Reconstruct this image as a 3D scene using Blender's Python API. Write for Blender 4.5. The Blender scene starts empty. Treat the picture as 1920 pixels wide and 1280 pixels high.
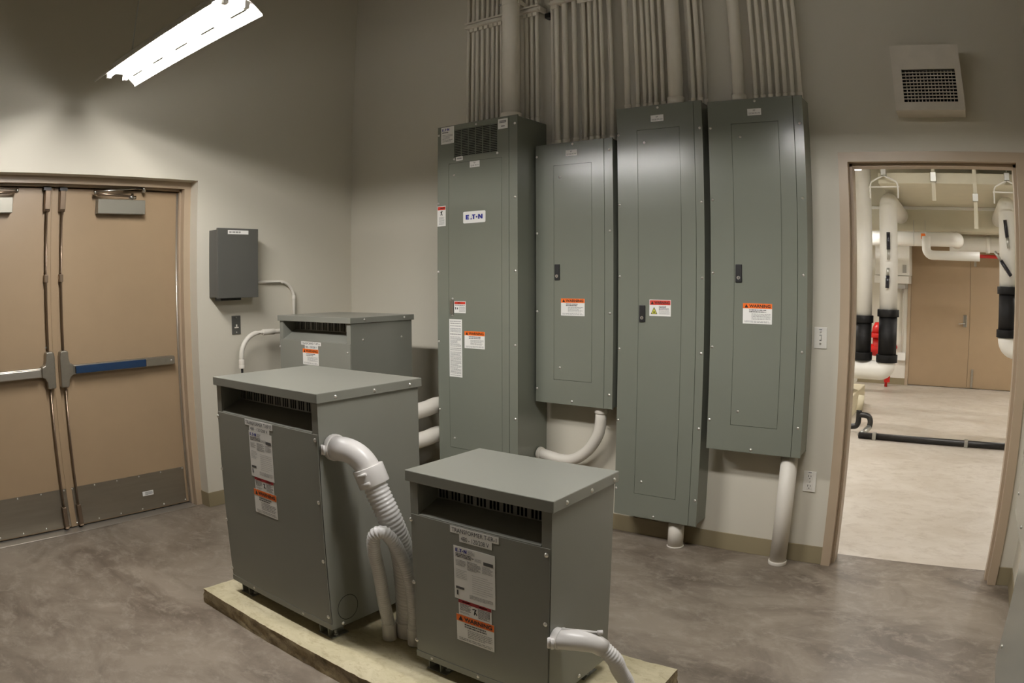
import bpy, math, random
from mathutils import Vector, Matrix
random.seed(7)
S = bpy.context.scene
COL = S.collection

# ------------------------------------------------------------------ camera (wide fisheye lens)
cd = bpy.data.cameras.new('camera')
cd.type = 'PANO'
cd.panorama_type = 'FISHEYE_LENS_POLYNOMIAL'
cd.sensor_width = 36.0
cd.fisheye_fov = math.radians(180)
cd.fisheye_polynomial_k0 = 0.0
cd.fisheye_polynomial_k1 = -0.039370014086188315
cd.fisheye_polynomial_k2 = -2.0338555847278443e-05
cd.fisheye_polynomial_k3 = 1.5529469403182125e-06
cd.fisheye_polynomial_k4 = -1.5164135031106758e-07
cd.clip_start = 0.02
cam = bpy.data.objects.new('camera', cd)
COL.objects.link(cam)
_r = Vector((0.8090872369186755, 0.5876858931852975, -0.001770312487234471))
_u = Vector((-0.04818518799960235, 0.06933978046255779, 0.9964287142103281))
_f = Vector((-0.585709851985389, 0.8061124523268473, -0.0844196866308462))
cm = Matrix((_r, _u, -_f)).transposed().to_4x4()
cm.translation = (4.263144583305118, -3.7370842369642494, 1.504648791396864)
cam.matrix_world = cm
S.camera = cam

# ------------------------------------------------------------------ world, exposure
w = bpy.data.worlds.new('world'); S.world = w
w.use_nodes = True
w.node_tree.nodes['Background'].inputs[0].default_value = (0.02, 0.02, 0.02, 1)
w.node_tree.nodes['Background'].inputs[1].default_value = 0.2
S.view_settings.view_transform = 'Standard'
S.view_settings.look = 'None'
S.view_settings.gamma = 1.0
S.view_settings.use_curve_mapping = False
S.view_settings.exposure = 0.0
LAMP = 190.0            # radiance of the fluorescent tubes over the panels
LAMP_DOOR = 250.0       # stronger setting for the tubes by the double doors
LAMP_FAR = 166.0        # and in the mechanical room
S.cycles.max_bounces = 5
S.cycles.diffuse_bounces = 4
S.cycles.glossy_bounces = 3
S.cycles.transmission_bounces = 0
S.cycles.volume_bounces = 0
S.cycles.caustics_reflective = False
S.cycles.caustics_refractive = False
S.cycles.use_adaptive_sampling = True
S.cycles.adaptive_threshold = 0.05
S.cycles.use_denoising = True
S.cycles.use_light_tree = False
S.cycles.sample_clamp_indirect = 6.0

# ------------------------------------------------------------------ materials
def lin(c):
    c = c / 255.0
    return c / 12.92 if c <= 0.04045 else ((c + 0.055) / 1.055) ** 2.4
def rgb(r, g, b): return (lin(r), lin(g), lin(b), 1.0)
MATS = {}
def mat(name, col, rough=0.5, metal=0.0, noise=0.0, nscale=20.0, bump=0.0, bscale=200.0, emit=None, estr=0.0, spec=0.5, col2=None, detail=4.0, stretch=None):
    m = bpy.data.materials.new(name); m.use_nodes = True
    nt = m.node_tree; b = nt.nodes['Principled BSDF']
    b.inputs['Base Color'].default_value = col
    b.inputs['Roughness'].default_value = rough
    b.inputs['Metallic'].default_value = metal
    b.inputs['Specular IOR Level'].default_value = spec
    if emit is not None:
        b.inputs['Emission Color'].default_value = emit
        b.inputs['Emission Strength'].default_value = estr
    if noise > 0 or bump > 0:
        tc = nt.nodes.new('ShaderNodeTexCoord')
        src = tc.outputs['Object']
        if stretch:
            mp = nt.nodes.new('ShaderNodeMapping'); mp.inputs['Scale'].default_value = stretch
            nt.links.new(src, mp.inputs['Vector']); src = mp.outputs['Vector']
    if noise > 0:
        n = nt.nodes.new('ShaderNodeTexNoise'); n.inputs['Scale'].default_value = nscale; n.inputs['Detail'].default_value = detail
        nt.links.new(src, n.inputs['Vector'])
        r = nt.nodes.new('ShaderNodeValToRGB')
        c2 = col2 if col2 else tuple(min(1, v * (1 + noise)) for v in col[:3]) + (1,)
        c1 = col if col2 else tuple(v * (1 - noise) for v in col[:3]) + (1,)
        r.color_ramp.elements[0].position = 0.3; r.color_ramp.elements[1].position = 0.7
        r.color_ramp.elements[0].color = c1; r.color_ramp.elements[1].color = c2
        nt.links.new(n.outputs['Fac'], r.inputs['Fac']); nt.links.new(r.outputs['Color'], b.inputs['Base Color'])
    if bump > 0:
        n2 = nt.nodes.new('ShaderNodeTexNoise'); n2.inputs['Scale'].default_value = bscale; n2.inputs['Detail'].default_value = 3
        nt.links.new(src, n2.inputs['Vector'])
        bp = nt.nodes.new('ShaderNodeBump'); bp.inputs['Strength'].default_value = bump; bp.inputs['Distance'].default_value = 0.002
        nt.links.new(n2.outputs['Fac'], bp.inputs['Height']); nt.links.new(bp.outputs['Normal'], b.inputs['Normal'])
    MATS[name] = m
    return m

def concrete(name, ca, cb, cc, rough, scale=1.3):
    """mottled, trowelled concrete: two cloudy layers and fine speckle"""
    m = bpy.data.materials.new(name); m.use_nodes = True
    nt = m.node_tree; b = nt.nodes['Principled BSDF']; N = nt.nodes.new; Lk = nt.links.new
    tc = N('ShaderNodeTexCoord')
    mp = N('ShaderNodeMapping'); mp.inputs['Rotation'].default_value = (0, 0, 0.5); mp.inputs['Scale'].default_value = (0.85, 1.25, 1)
    Lk(tc.outputs['Object'], mp.inputs['Vector'])
    n1 = N('ShaderNodeTexNoise'); n1.inputs['Scale'].default_value = scale; n1.inputs['Detail'].default_value = 9; n1.inputs['Roughness'].default_value = 0.68; n1.inputs['Distortion'].default_value = 0.7
    Lk(mp.outputs['Vector'], n1.inputs['Vector'])
    r1 = N('ShaderNodeValToRGB'); r1.color_ramp.elements[0].position = 0.36; r1.color_ramp.elements[1].position = 0.62
    r1.color_ramp.elements[0].color = ca; r1.color_ramp.elements[1].color = cb
    Lk(n1.outputs['Fac'], r1.inputs['Fac'])
    n2 = N('ShaderNodeTexNoise'); n2.inputs['Scale'].default_value = scale * 5; n2.inputs['Detail'].default_value = 8; n2.inputs['Roughness'].default_value = 0.75; n2.inputs['Distortion'].default_value = 0.4
    Lk(mp.outputs['Vector'], n2.inputs['Vector'])
    r2 = N('ShaderNodeValToRGB'); r2.color_ramp.elements[0].position = 0.5; r2.color_ramp.elements[1].position = 0.75
    r2.color_ramp.elements[0].color = (0, 0, 0, 1); r2.color_ramp.elements[1].color = (1, 1, 1, 1)
    Lk(n2.outputs['Fac'], r2.inputs['Fac'])
    mx = N('ShaderNodeMixRGB'); Lk(r2.outputs['Color'], mx.inputs['Fac']); Lk(r1.outputs['Color'], mx.inputs['Color1']); mx.inputs['Color2'].default_value = cc
    Lk(mx.outputs['Color'], b.inputs['Base Color'])
    b.inputs['Roughness'].default_value = rough
    bp = N('ShaderNodeBump'); bp.inputs['Strength'].default_value = 0.12; bp.inputs['Distance'].default_value = 0.004
    Lk(n2.outputs['Fac'], bp.inputs['Height']); Lk(bp.outputs['Normal'], b.inputs['Normal'])
    MATS[name] = m
    return m

mat('wall', rgb(204, 198, 182), 0.62, bump=0.10, bscale=260)
mat('far_wall', rgb(228, 224, 212), 0.6, noise=0.015, nscale=3)
mat('ceiling', rgb(190, 184, 170), 0.8, noise=0.03, nscale=4)
concrete('floor', rgb(98, 87, 75), rgb(140, 129, 115), rgb(158, 148, 134), 0.4, 1.9)
concrete('far_floor', rgb(188, 178, 163), rgb(204, 196, 184), rgb(172, 160, 144), 0.42, 1.7)
concrete('pad', rgb(186, 176, 142), rgb(206, 196, 164), rgb(160, 146, 112), 0.8, 5.0)
concrete('pad_edge', rgb(112, 96, 72), rgb(176, 160, 124), rgb(84, 70, 52), 0.9, 7.0)
mat('baseboard', rgb(142, 130, 102), 0.45)
mat('frame_tan', rgb(176, 157, 133), 0.38, noise=0.02, nscale=6)
mat('door_tan', rgb(160, 137, 108), 0.42, noise=0.02, nscale=8, bump=0.05, bscale=400)
mat('steel', rgb(172, 166, 154), 0.34, 0.9, noise=0.05, nscale=30)
mat('kick_steel', rgb(150, 142, 128), 0.42, 0.85, noise=0.06, nscale=3, stretch=(1, 1, 14))
mat('chrome', rgb(205, 203, 198), 0.18, 1.0)
mat('bronze_steel', rgb(146, 128, 110), 0.32, 0.9)
mat('alum', rgb(196, 190, 180), 0.3, 0.8)
mat('closer_paint', rgb(150, 146, 134), 0.4, 0.4)
mat('blue_film', rgb(24, 50, 80), 0.3)
mat('panel_grey', rgb(119, 122, 110), 0.19, noise=0.03, nscale=2.2, bump=0.03, bscale=500, spec=0.6)
mat('xfmr_grey', rgb(128, 128, 119), 0.28, noise=0.03, nscale=3, bump=0.05, bscale=500)
mat('box_grey', rgb(82, 81, 76), 0.5, noise=0.03, nscale=5)
mat('dark_inside', rgb(22, 22, 20), 0.9)  # near-black colour, mostly standing in for shade behind grilles
mat('black_plastic', rgb(24, 23, 22), 0.45)
mat('screw', rgb(235, 232, 226), 0.3, 1.0)
mat('conduit_paint', rgb(222, 215, 200), 0.5, noise=0.03, nscale=9, bump=0.05, bscale=120)
mat('conduit_white', rgb(218, 212, 200), 0.45, noise=0.03, nscale=7)
mat('flex_white', rgb(222, 219, 216), 0.28)
mat('fitting_white', rgb(226, 222, 218), 0.32)
mat('plate_white', rgb(226, 222, 212), 0.35)
mat('vent_white', rgb(214, 206, 192), 0.55, noise=0.04, nscale=12)
mat('paper', rgb(232, 230, 224), 0.5)
mat('print', rgb(84, 82, 80), 0.6)
mat('print_grey', rgb(150, 148, 144), 0.6)
mat('ink', rgb(20, 18, 18), 0.5)
mat('red_band', rgb(206, 58, 40), 0.45)
mat('dark_red', rgb(150, 30, 34), 0.45)
mat('orange_band', rgb(240, 112, 28), 0.45)
mat('yellow_sign', rgb(196, 194, 70), 0.45)
mat('logo_blue', rgb(34, 40, 132), 0.4)
mat('reflector', rgb(238, 236, 230), 0.35)
mat('lamp', (1, 1, 1, 1), 0.5, emit=(1.0, 0.975, 0.955, 1), estr=LAMP)
mat('lamp_door', (1, 1, 1, 1), 0.5, emit=(1.0, 0.975, 0.955, 1), estr=LAMP_DOOR)
mat('lamp_far', (1, 1, 1, 1), 0.5, emit=(1.0, 0.965, 0.93, 1), estr=LAMP_FAR)
mat('pipe_white', rgb(232, 230, 223), 0.45, noise=0.02, nscale=6)
mat('duct', rgb(206, 200, 178), 0.5, noise=0.03, nscale=4)
mat('black_sleeve', rgb(15, 14, 14), 0.6, spec=0.25)
mat('black_iron', rgb(30, 28, 27), 0.4, 0.1, noise=0.15, nscale=30)
mat('red_paint', rgb(186, 26, 20), 0.32)
mat('orange_tag', rgb(240, 120, 40), 0.5)
mat('plinth', rgb(208, 198, 170), 0.7, noise=0.04, nscale=7)
mat('galv', rgb(178, 178, 172), 0.35, 0.8)
mat('gauge_body', rgb(26, 25, 34), 0.3)
mat('grey_unit', rgb(168, 166, 160), 0.5)

# ------------------------------------------------------------------ mesh helpers
WORLD = {}
class MB:
    def __init__(self): self.v = []; self.f = []; self.s = []
    def face(self, idx, smooth=False): self.f.append(tuple(idx)); self.s.append(smooth)
    def poly(self, pts):
        n = len(self.v); self.v += [tuple(p) for p in pts]; self.face(range(n, n + len(pts)))
        return self
    def box(self, x0, x1, y0, y1, z0, z1):
        if x1 < x0: x0, x1 = x1, x0
        if y1 < y0: y0, y1 = y1, y0
        if z1 < z0: z0, z1 = z1, z0
        n = len(self.v)
        self.v += [(x0, y0, z0), (x1, y0, z0), (x1, y1, z0), (x0, y1, z0), (x0, y0, z1), (x1, y0, z1), (x1, y1, z1), (x0, y1, z1)]
        for q in ((0, 3, 2, 1), (4, 5, 6, 7), (0, 1, 5, 4), (1, 2, 6, 5), (2, 3, 7, 6), (3, 0, 4, 7)): self.face([n + i for i in q])
        return self
    def prism(self, pts, d):
        """extrude the planar outline pts along vector d"""
        d = Vector(d); n = len(self.v); k = len(pts)
        self.v += [tuple(p) for p in pts] + [tuple(Vector(p) + d) for p in pts]
        a = Vector(pts[1]) - Vector(pts[0]); nrm = Vector((0, 0, 0))
        for i in range(k):
            p, q = Vector(pts[i]), Vector(pts[(i + 1) % k]); nrm += p.cross(q)
        flip = nrm.dot(d) > 0
        base = list(range(n, n + k)); top = list(range(n + k, n + 2 * k))
        if flip: base.reverse()
        else: top.reverse()
        self.face(base); self.face(top)
        for i in range(k):
            j = (i + 1) % k
            q = [n + i, n + j, n + k + j, n + k + i]
            if not flip: q.reverse()
            self.face(q)
        return self
    def tube(self, path, r, n=16, cap=True, radii=None):
        P = [Vector(p) for p in path]; m = len(P)
        t = (P[1] - P[0]).normalized()
        ref = Vector((0, 0, 1)) if abs(t.z) < 0.9 else Vector((1, 0, 0))
        u = t.cross(ref).normalized(); base = len(self.v)
        for i in range(m):
            if i == 0: t2 = (P[1] - P[0])
            elif i == m - 1: t2 = (P[-1] - P[-2])
            else: t2 = (P[i + 1] - P[i]).normalized() + (P[i] - P[i - 1]).normalized()
            t2 = t2.normalized()
            u = (u - t2 * u.dot(t2)).normalized(); v = t2.cross(u)
            rr = radii[i] if radii else r
            for k in range(n):
                a = 2 * math.pi * k / n
                self.v.append(tuple(P[i] + (u * math.cos(a) + v * math.sin(a)) * rr))
        for i in range(m - 1):
            for k in range(n):
                k2 = (k + 1) % n
                self.face([base + i * n + k, base + i * n + k2, base + (i + 1) * n + k2, base + (i + 1) * n + k], True)
        if cap:
            self.face([base + k for k in range(n)][::-1]); self.face([base + (m - 1) * n + k for k in range(n)])
        return self
    def cyl(self, a, b, r, n=16, r2=None):
        return self.tube([a, b], r, n, True, [r, r2 if r2 is not None else r])
    def disc(self, c, nrm, r, n=20, inner=0.0):
        nrm = Vector(nrm).normalized(); ref = Vector((0, 0, 1)) if abs(nrm.z) < 0.9 else Vector((1, 0, 0))
        u = nrm.cross(ref).normalized(); v = nrm.cross(u); c = Vector(c); base = len(self.v)
        for k in range(n):
            a = 2 * math.pi * k / n; d = u * math.cos(a) + v * math.sin(a)
            self.v.append(tuple(c + d * r))
            if inner: self.v.append(tuple(c + d * inner))
        if inner:
            for k in range(n):
                k2 = (k + 1) % n; self.face([base + 2 * k, base + 2 * k2, base + 2 * k2 + 1, base + 2 * k + 1])
        else: self.face(range(base, base + n))
        return self
    def mesh(self, name, m):
        me = bpy.data.meshes.new(name)
        me.from_pydata(self.v, [], self.f)
        for p, s in zip(me.polygons, self.s): p.use_smooth = s
        if m: me.materials.append(MATS[m])
        me.update(); return me
    def build(self, name, m, parent=None, bevel=0.0, kind=None, seg=2):
        o = bpy.data.objects.new(name, self.mesh(name, m)); COL.objects.link(o)
        if bevel:
            md = o.modifiers.new('bevel', 'BEVEL'); md.width = bevel; md.segments = seg; md.limit_method = 'ANGLE'; md.angle_limit = math.radians(40)
        WORLD[o] = Matrix.Identity(4)
        adopt(o, parent)
        if kind: o['kind'] = kind
        return o
def adopt(o, parent):
    if parent is not None:
        o.parent = parent; o.matrix_parent_inverse = WORLD[parent].inverted()
def thing(name, loc, label, cat, group=None, kind=None):
    o = bpy.data.objects.new(name, None); COL.objects.link(o)
    o.empty_display_size = 0.05; o.location = loc
    WORLD[o] = Matrix.Translation(loc)
    return tag(o, label, cat, group, kind)
def tag(o, label, cat, group=None, kind=None):
    o['label'] = label; o['category'] = cat
    if group: o['group'] = group
    if kind: o['kind'] = kind
    return o
def inst(name, me, loc, parent, rot=None):
    o = bpy.data.objects.new(name, me); COL.objects.link(o); o.location = loc
    M = Matrix.Translation(loc)
    if rot is not None:
        o.rotation_euler = rot; M = M @ rot_m(rot)
    WORLD[o] = M; adopt(o, parent); return o
def rot_m(e):
    from mathutils import Euler
    return Euler(e).to_matrix().to_4x4()
def arc(c, a, b, r, n=8, t0=0.0, t1=math.pi / 2):
    """points c + r(a cos t + b sin t)"""
    c, a, b = Vector(c), Vector(a), Vector(b)
    return [c + (a * math.cos(t0 + (t1 - t0) * i / n) + b * math.sin(t0 + (t1 - t0) * i / n)) * r for i in range(n + 1)]
def smooth_path(pts, n=8):
    P = [Vector(p) for p in pts]; out = []
    Q = [P[0] * 2 - P[1]] + P + [P[-1] * 2 - P[-2]]
    for i in range(1, len(Q) - 2):
        for k in range(n):
            t = k / n; a, b, c, d = Q[i - 1], Q[i], Q[i + 1], Q[i + 2]
            out.append(0.5 * ((2 * b) + (c - a) * t + (2 * a - 5 * b + 4 * c - d) * t * t + (3 * b - 3 * c + d - a) * t ** 3))
    out.append(P[-1]); return out
def resample(path, step):
    out = [path[0].copy()]; acc = 0.0
    for a, b in zip(path, path[1:]):
        L = (b - a).length; pos = 0.0
        while acc + (L - pos) >= step:
            pos += step - acc; acc = 0.0; out.append(a + (b - a) * (pos / L))
        acc += L - pos
    return out

# screws: a domed head on a washer, two orientations (facing -y, facing +x, facing -x)
def screw_mesh(r=0.0062):
    m = MB(); n = 12
    prof = [(r * 1.25, 0), (r * 1.25, r * 0.2), (r, r * 0.22), (r * 0.86, r * 0.55), (r * 0.5, r * 0.8), (r * 0.12, r * 0.86)]
    for (rr, h) in prof:
        for k in range(n):
            a = 2 * math.pi * k / n; m.v.append((rr * math.cos(a), rr * math.sin(a), h))
    for i in range(len(prof) - 1):
        for k in range(n):
            k2 = (k + 1) % n; m.face([i * n + k, i * n + k2, (i + 1) * n + k2, (i + 1) * n + k], True)
    m.face([(len(prof) - 1) * n + k for k in range(n)])
    return m.mesh('screw', 'screw')
SCREW = screw_mesh(); SCREW_S = screw_mesh(0.0045)
FACE = {'-y': (math.pi / 2, 0, 0), '+x': (0, math.pi / 2, 0), '-x': (0, -math.pi / 2, 0), '+z': (0, 0, 0)}
def screws(parent, pts, facing='-y', me=None):
    for p in pts: inst('screw', me or SCREW, p, parent, FACE[facing])

# text and printed labels -------------------------------------------------
TXT = {}
def text_verts(s, bold=0.0):
    if (s, bold) in TXT: return TXT[(s, bold)]
    c = bpy.data.curves.new('t', 'FONT'); c.body = s; c.size = 1.0; c.offset = bold; c.resolution_u = 3
    o = bpy.data.objects.new('t', c); COL.objects.link(o)
    bpy.context.view_layer.update()
    me = bpy.data.meshes.new_from_object(o.evaluated_get(bpy.context.evaluated_depsgraph_get()))
    vs = [v.co.copy() for v in me.vertices]; fs = [tuple(p.vertices) for p in me.polygons]
    bpy.data.objects.remove(o); bpy.data.meshes.remove(me); bpy.data.curves.remove(c)
    TXT[(s, bold)] = (vs, fs); return vs, fs
class Sheet:
    """a flat sheet in the plane (O; U right, V up, N out), measured from its lower left corner"""
    def __init__(self, parent, name, O, U, V, w, h, m='paper', th=0.0009, label=None, rnd=0.0, shear=0.0):
        self.O, self.U, self.V = Vector(O), Vector(U), Vector(V); self.N = self.U.cross(self.V); self.w, self.h = w, h
        self.th = th
        mb = MB()
        if rnd:
            pts = []
            for (cx, cy, a0) in ((rnd, rnd, math.pi), (w - rnd, rnd, 1.5 * math.pi), (w - rnd, h - rnd, 0), (rnd, h - rnd, math.pi / 2)):
                for k in range(5):
                    a = a0 + k * math.pi / 8; pts.append(self.at(cx + rnd * math.cos(a), cy + rnd * math.sin(a), 0))
        else: pts = [self.at(0, 0, 0), self.at(w, 0, 0), self.at(w, h, 0), self.at(0, h, 0)]
        mb.prism(pts, self.N * th)
        self.o = mb.build(name, m, parent)
        if label: self.o['label'] = label
        self.lift = th + 0.0005
    def at(self, a, b, c): return self.O + self.U * a + self.V * b + self.N * c
    def band(self, name, x0, y0, x1, y1, m, lift=0.0):
        L = self.lift + lift
        MB().poly([self.at(x0, y0, L), self.at(x1, y0, L), self.at(x1, y1, L), self.at(x0, y1, L)]).build(name, m, self.o)
    def polys(self, name, ps, m, lift=0.0005):
        mb = MB()
        for p in ps: mb.poly([self.at(a, b, self.lift + lift) for a, b in p])
        mb.build(name, m, self.o)
    def text(self, s, x0, y0, x1, hgt, m='ink', bold=0.0, lift=0.0006, name='lettering'):
        vs, fs = text_verts(s, bold)
        a0 = min(v.x for v in vs); a1 = max(v.x for v in vs); b0 = min(v.y for v in vs); b1 = max(v.y for v in vs)
        mb = MB()
        mb.v = [tuple(self.at(x0 + (v.x - a0) / (a1 - a0) * (x1 - x0), y0 + (v.y - b0) / (b1 - b0) * hgt, self.lift + lift)) for v in vs]
        for f in fs: mb.face(f)
        mb.build(name, m, self.o)
    def lines(self, x0, y0, x1, y1, rows, m='print_grey', fill=0.45, name='fine_print', words=True):
        mb = MB(); rh = (y1 - y0) / rows; L = self.lift
        for r in range(rows):
            yb = y0 + r * rh + rh * (1 - fill) / 2; x = x0
            end = x1 - (random.random() * 0.35 * (x1 - x0) if random.random() < 0.4 else 0)
            while x < end:
                wd = min(end - x, random.uniform(0.03, 0.16) * (x1 - x0)) if words else end - x
                mb.poly([self.at(x, yb, L), self.at(x + wd, yb, L), self.at(x + wd, yb + rh * fill, L), self.at(x, yb + rh * fill, L)])
                x += wd + 0.02 * (x1 - x0)
        o = mb.build(name, m, self.o, kind='stuff')
    def logo(self, x0, y0, h, m='logo_blue', wf=1.0):
        E_ = [(0, 0), (.74, 0), (.74, .24), (.32, .24), (.32, .4), (.68, .4), (.68, .6), (.32, .6), (.32, .76), (.74, .76), (.74, 1), (0, 1)]
        A1 = [(.98, 0), (1.42, 0), (1.34, .2), (1.06, .2)]; A2 = [(1.12, .4), (1.28, .4), (1.2, .62)]
        T_ = [(1.36, 1), (1.36, .78), (1.56, .78), (1.56, 0), (1.88, 0), (1.88, .78), (2.08, .78), (2.08, 1)]
        D_ = [(2.36 + .18 * math.cos(k * math.pi / 6), .46 + .18 * math.sin(k * math.pi / 6)) for k in range(12)]
        N_ = [(2.66, 0), (2.98, 0), (2.98, .52), (3.3, 0), (3.62, 0), (3.62, 1), (3.3, 1), (3.3, .46), (2.98, 1), (2.66, 1)]
        self.polys('logo', [[(x0 + a * h * wf, y0 + b * h) for a, b in p] for p in (E_, A1, A2, T_, D_, N_)], m)

def front_sheet(parent, name, x0, x1, z0, z1, y, **k):     # a label on a face looking towards -y
    return Sheet(parent, name, (x0, y, z0), (1, 0, 0), (0, 0, 1), x1 - x0, z1 - z0, **k)
def warning_label(parent, x0, x1, z0, z1, y, band='orange_band', hb=0.25):
    s = front_sheet(parent, 'warning_label', x0, x1, z0, z1, y, label='white warning label with an orange header')
    W, H = s.w, s.h
    s.band('header_band', 0, H * (1 - hb), W, H, band)
    bh = H * hb
    s.polys('alert_triangle', [[(W * .06, H - bh * .85), (W * .06 + bh * .75, H - bh * .85), (W * .06 + bh * .375, H - bh * .15)]], 'ink')
    s.text('WARNING', W * .06 + bh * .95, H - bh * .8, W * .95, bh * .6, 'ink', 0.03)
    s.lines(W * .22, H * .55, W * .8, H * .72, 2, 'print', 0.55)
    s.lines(W * .3, H * .2, W * .95, H * .52, 5)
    s.lines(W * .06, H * .05, W * .95, H * .16, 2)
    return s

# ------------------------------------------------------------------ the setting
XR, YF, ZC = 4.7215, -11.0, 4.5
TH = 0.19                       # thickness of the wall between the rooms
DX0, DX1, DZ = 3.6194, 4.6402, 2.185      # outer edges of the doorway frame
def struct(o, label, cat): return tag(o, label, cat, kind='structure')
struct(MB().box(-0.3, XR + 0.15, YF, 0.195, -0.1, 0).build('floor', 'floor'), 'mottled grey brown concrete floor of the electrical room', 'floor')
struct(MB().box(1.2, 6.6, 0.195, 8.0, -0.1, 0).build('floor_beyond', 'far_floor'), 'pale bright concrete floor of the room beyond the doorway', 'floor')
struct(MB().box(-0.3, XR + 0.15, YF, 0.19, ZC, ZC + 0.1).build('ceiling', 'ceiling'), 'dark ceiling high above the electrical room', 'ceiling')
struct(MB().box(1.2, 6.6, 0.19, 8.0, 3.7, 3.8).build('ceiling_beyond', 'far_wall'), 'ceiling of the mechanical room beyond the doorway', 'ceiling')
i0, i1, iz = DX0 + 0.02, DX1 - 0.02, DZ - 0.02
struct(MB().box(-0.3, i0, 0, TH, 0, ZC).box(i1, XR + 0.15, 0, TH, 0, ZC).box(i0, i1, 0, TH, iz, ZC).build('wall_back', 'wall'), 'beige painted wall behind the grey electrical panels', 'wall')
LY0, LY1, LZ = -3.354, -1.3844, 2.1965
struct(MB().box(-0.3, 0, LY1, 0, 0, ZC).box(-0.3, 0, YF, LY0, 0, ZC).box(-0.3, 0, LY0, LY1, LZ, ZC).build('wall_left', 'wall'), 'beige painted wall around the tan double doors', 'wall')
struct(MB().box(XR, XR + 0.15, YF, 0, 0, ZC).build('wall_right', 'wall'), 'beige painted wall at the right edge of the room', 'wall')
struct(MB().box(-0.3, XR + 0.15, YF - 0.15, YF, 0, ZC).build('wall_front', 'wall'), 'beige painted wall behind the camera', 'wall')
FY = 7.69
struct(MB().box(1.2, 3.40, FY, FY + 0.2, 0, 3.7).box(5.46, 6.6, FY, FY + 0.2, 0, 3.7).box(3.40, 5.46, FY, FY + 0.2, 2.19, 3.7).build('wall_far', 'far_wall'), 'pale wall at the far end of the mechanical room', 'wall')
struct(MB().box(1.05, 1.2, TH, 8.0, 0, 3.7).build('wall_far_left', 'far_wall'), 'pale left wall of the mechanical room', 'wall')
struct(MB().box(6.6, 6.75, TH, 8.0, 0, 3.7).build('wall_far_right', 'far_wall'), 'pale right wall of the mechanical room', 'wall')
BB = 0.1016
struct(MB().box(0.0, DX0, -0.006, 0, 0, BB).box(DX1, XR, -0.006, 0, 0, BB).build('baseboard_back', 'baseboard', bevel=0.002), 'olive tan vinyl base along the wall under the panels', 'baseboard')
struct(MB().box(0, 0.006, LY1, 0, 0, BB).box(-0.10, 0.006, LY1 - 0.006, LY1, 0, BB).box(0, 0.006, YF, LY0, 0, BB).build('baseboard_left', 'baseboard', bevel=0.002), 'olive tan vinyl base between the double doors and the corner', 'baseboard')
struct(MB().box(XR - 0.006, XR, YF, 0, 0, BB).build('baseboard_right', 'baseboard', bevel=0.002), 'olive tan vinyl base along the right wall', 'baseboard')
struct(MB().box(1.2, 3.40, FY - 0.008, FY, 0, BB).build('baseboard_far', 'baseboard', bevel=0.002), 'olive vinyl base left of the far tan doors', 'baseboard')

# right doorway: pressed steel frame
def jamb(mb, xo, s):           # s=+1 left jamb (opening to its right)
    fw = 0.0508
    prof = [(xo, -0.014), (xo + s * fw, -0.014), (xo + s * fw, 0.045), (xo + s * (fw + 0.016), 0.045), (xo + s * (fw + 0.016), TH - 0.05), (xo + s * fw, TH - 0.05), (xo + s * fw, TH + 0.014), (xo, TH + 0.014), (xo, TH), (xo + s * 0.02, TH), (xo + s * 0.02, 0), (xo, 0)]
    mb.prism([(x, y, 0.0) for x, y in prof], (0, 0, DZ))
mb = MB(); jamb(mb, DX0, 1); jamb(mb, DX1, -1)
fw = 0.0508
pz = [(-0.014, DZ), (-0.014, DZ - fw), (0.045, DZ - fw), (0.045, DZ - fw - 0.016), (TH - 0.05, DZ - fw - 0.016), (TH - 0.05, DZ - fw), (TH + 0.014, DZ - fw), (TH + 0.014, DZ), (TH, DZ), (TH, DZ - 0.02), (0, DZ - 0.02), (0, DZ)]
mb.prism([(DX0 + fw, y, z) for y, z in pz], (DX1 - DX0 - 2 * fw, 0, 0))
struct(mb.build('trim_1', 'frame_tan'), 'tan steel frame around the open doorway on the right', 'door frame')

# left double doors ---------------------------------------------------------
DLX = -0.188; YM = -2.3692; YRT = -1.4485; YLF = 2 * YM - YRT
mb = MB()
def djamb(yo, s):
    prof = [(-0.10, yo), (-0.10, yo - s * 0.05), (-0.135, yo - s * 0.05), (-0.135, yo - s * 0.045), (-0.155, yo - s * 0.045), (-0.155, yo - s * 0.06), (-0.30, yo - s * 0.06), (-0.30, yo)]
    mb.prism([(x, y, 0.0) for x, y in prof], (0, 0, LZ))
djamb(LY1, 1); djamb(LY0, -1)
prof = [(-0.10, LZ), (-0.10, LZ - 0.045), (-0.13, LZ - 0.045), (-0.13, LZ - 0.03), (-0.155, LZ - 0.03), (-0.155, LZ - 0.055), (-0.30, LZ - 0.055), (-0.30, LZ)]
mb.prism([(x, LY0 + 0.05, z) for x, z in prof], (0, LY1 - LY0 - 0.1, 0))
struct(mb.build('trim_2', 'frame_tan'), 'tan steel frame set back in the wall around the double doors', 'door frame')
struct(MB().box(-0.26, -0.085, LY0 + 0.06, LY1 - 0.06, 0, 0.006).build('trim_3', 'alum', bevel=0.002), 'flat metal threshold under the tan double doors', 'threshold')
struct(MB().box(-0.5, -0.32, LY0 - 0.2, LY1 + 0.2, -0.1, 2.5).build('backing_outside', 'dark_inside'), 'added dark backing surface outside the double doors', 'wall')  # unseen dark backing added to close off the view past the leaves

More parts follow.
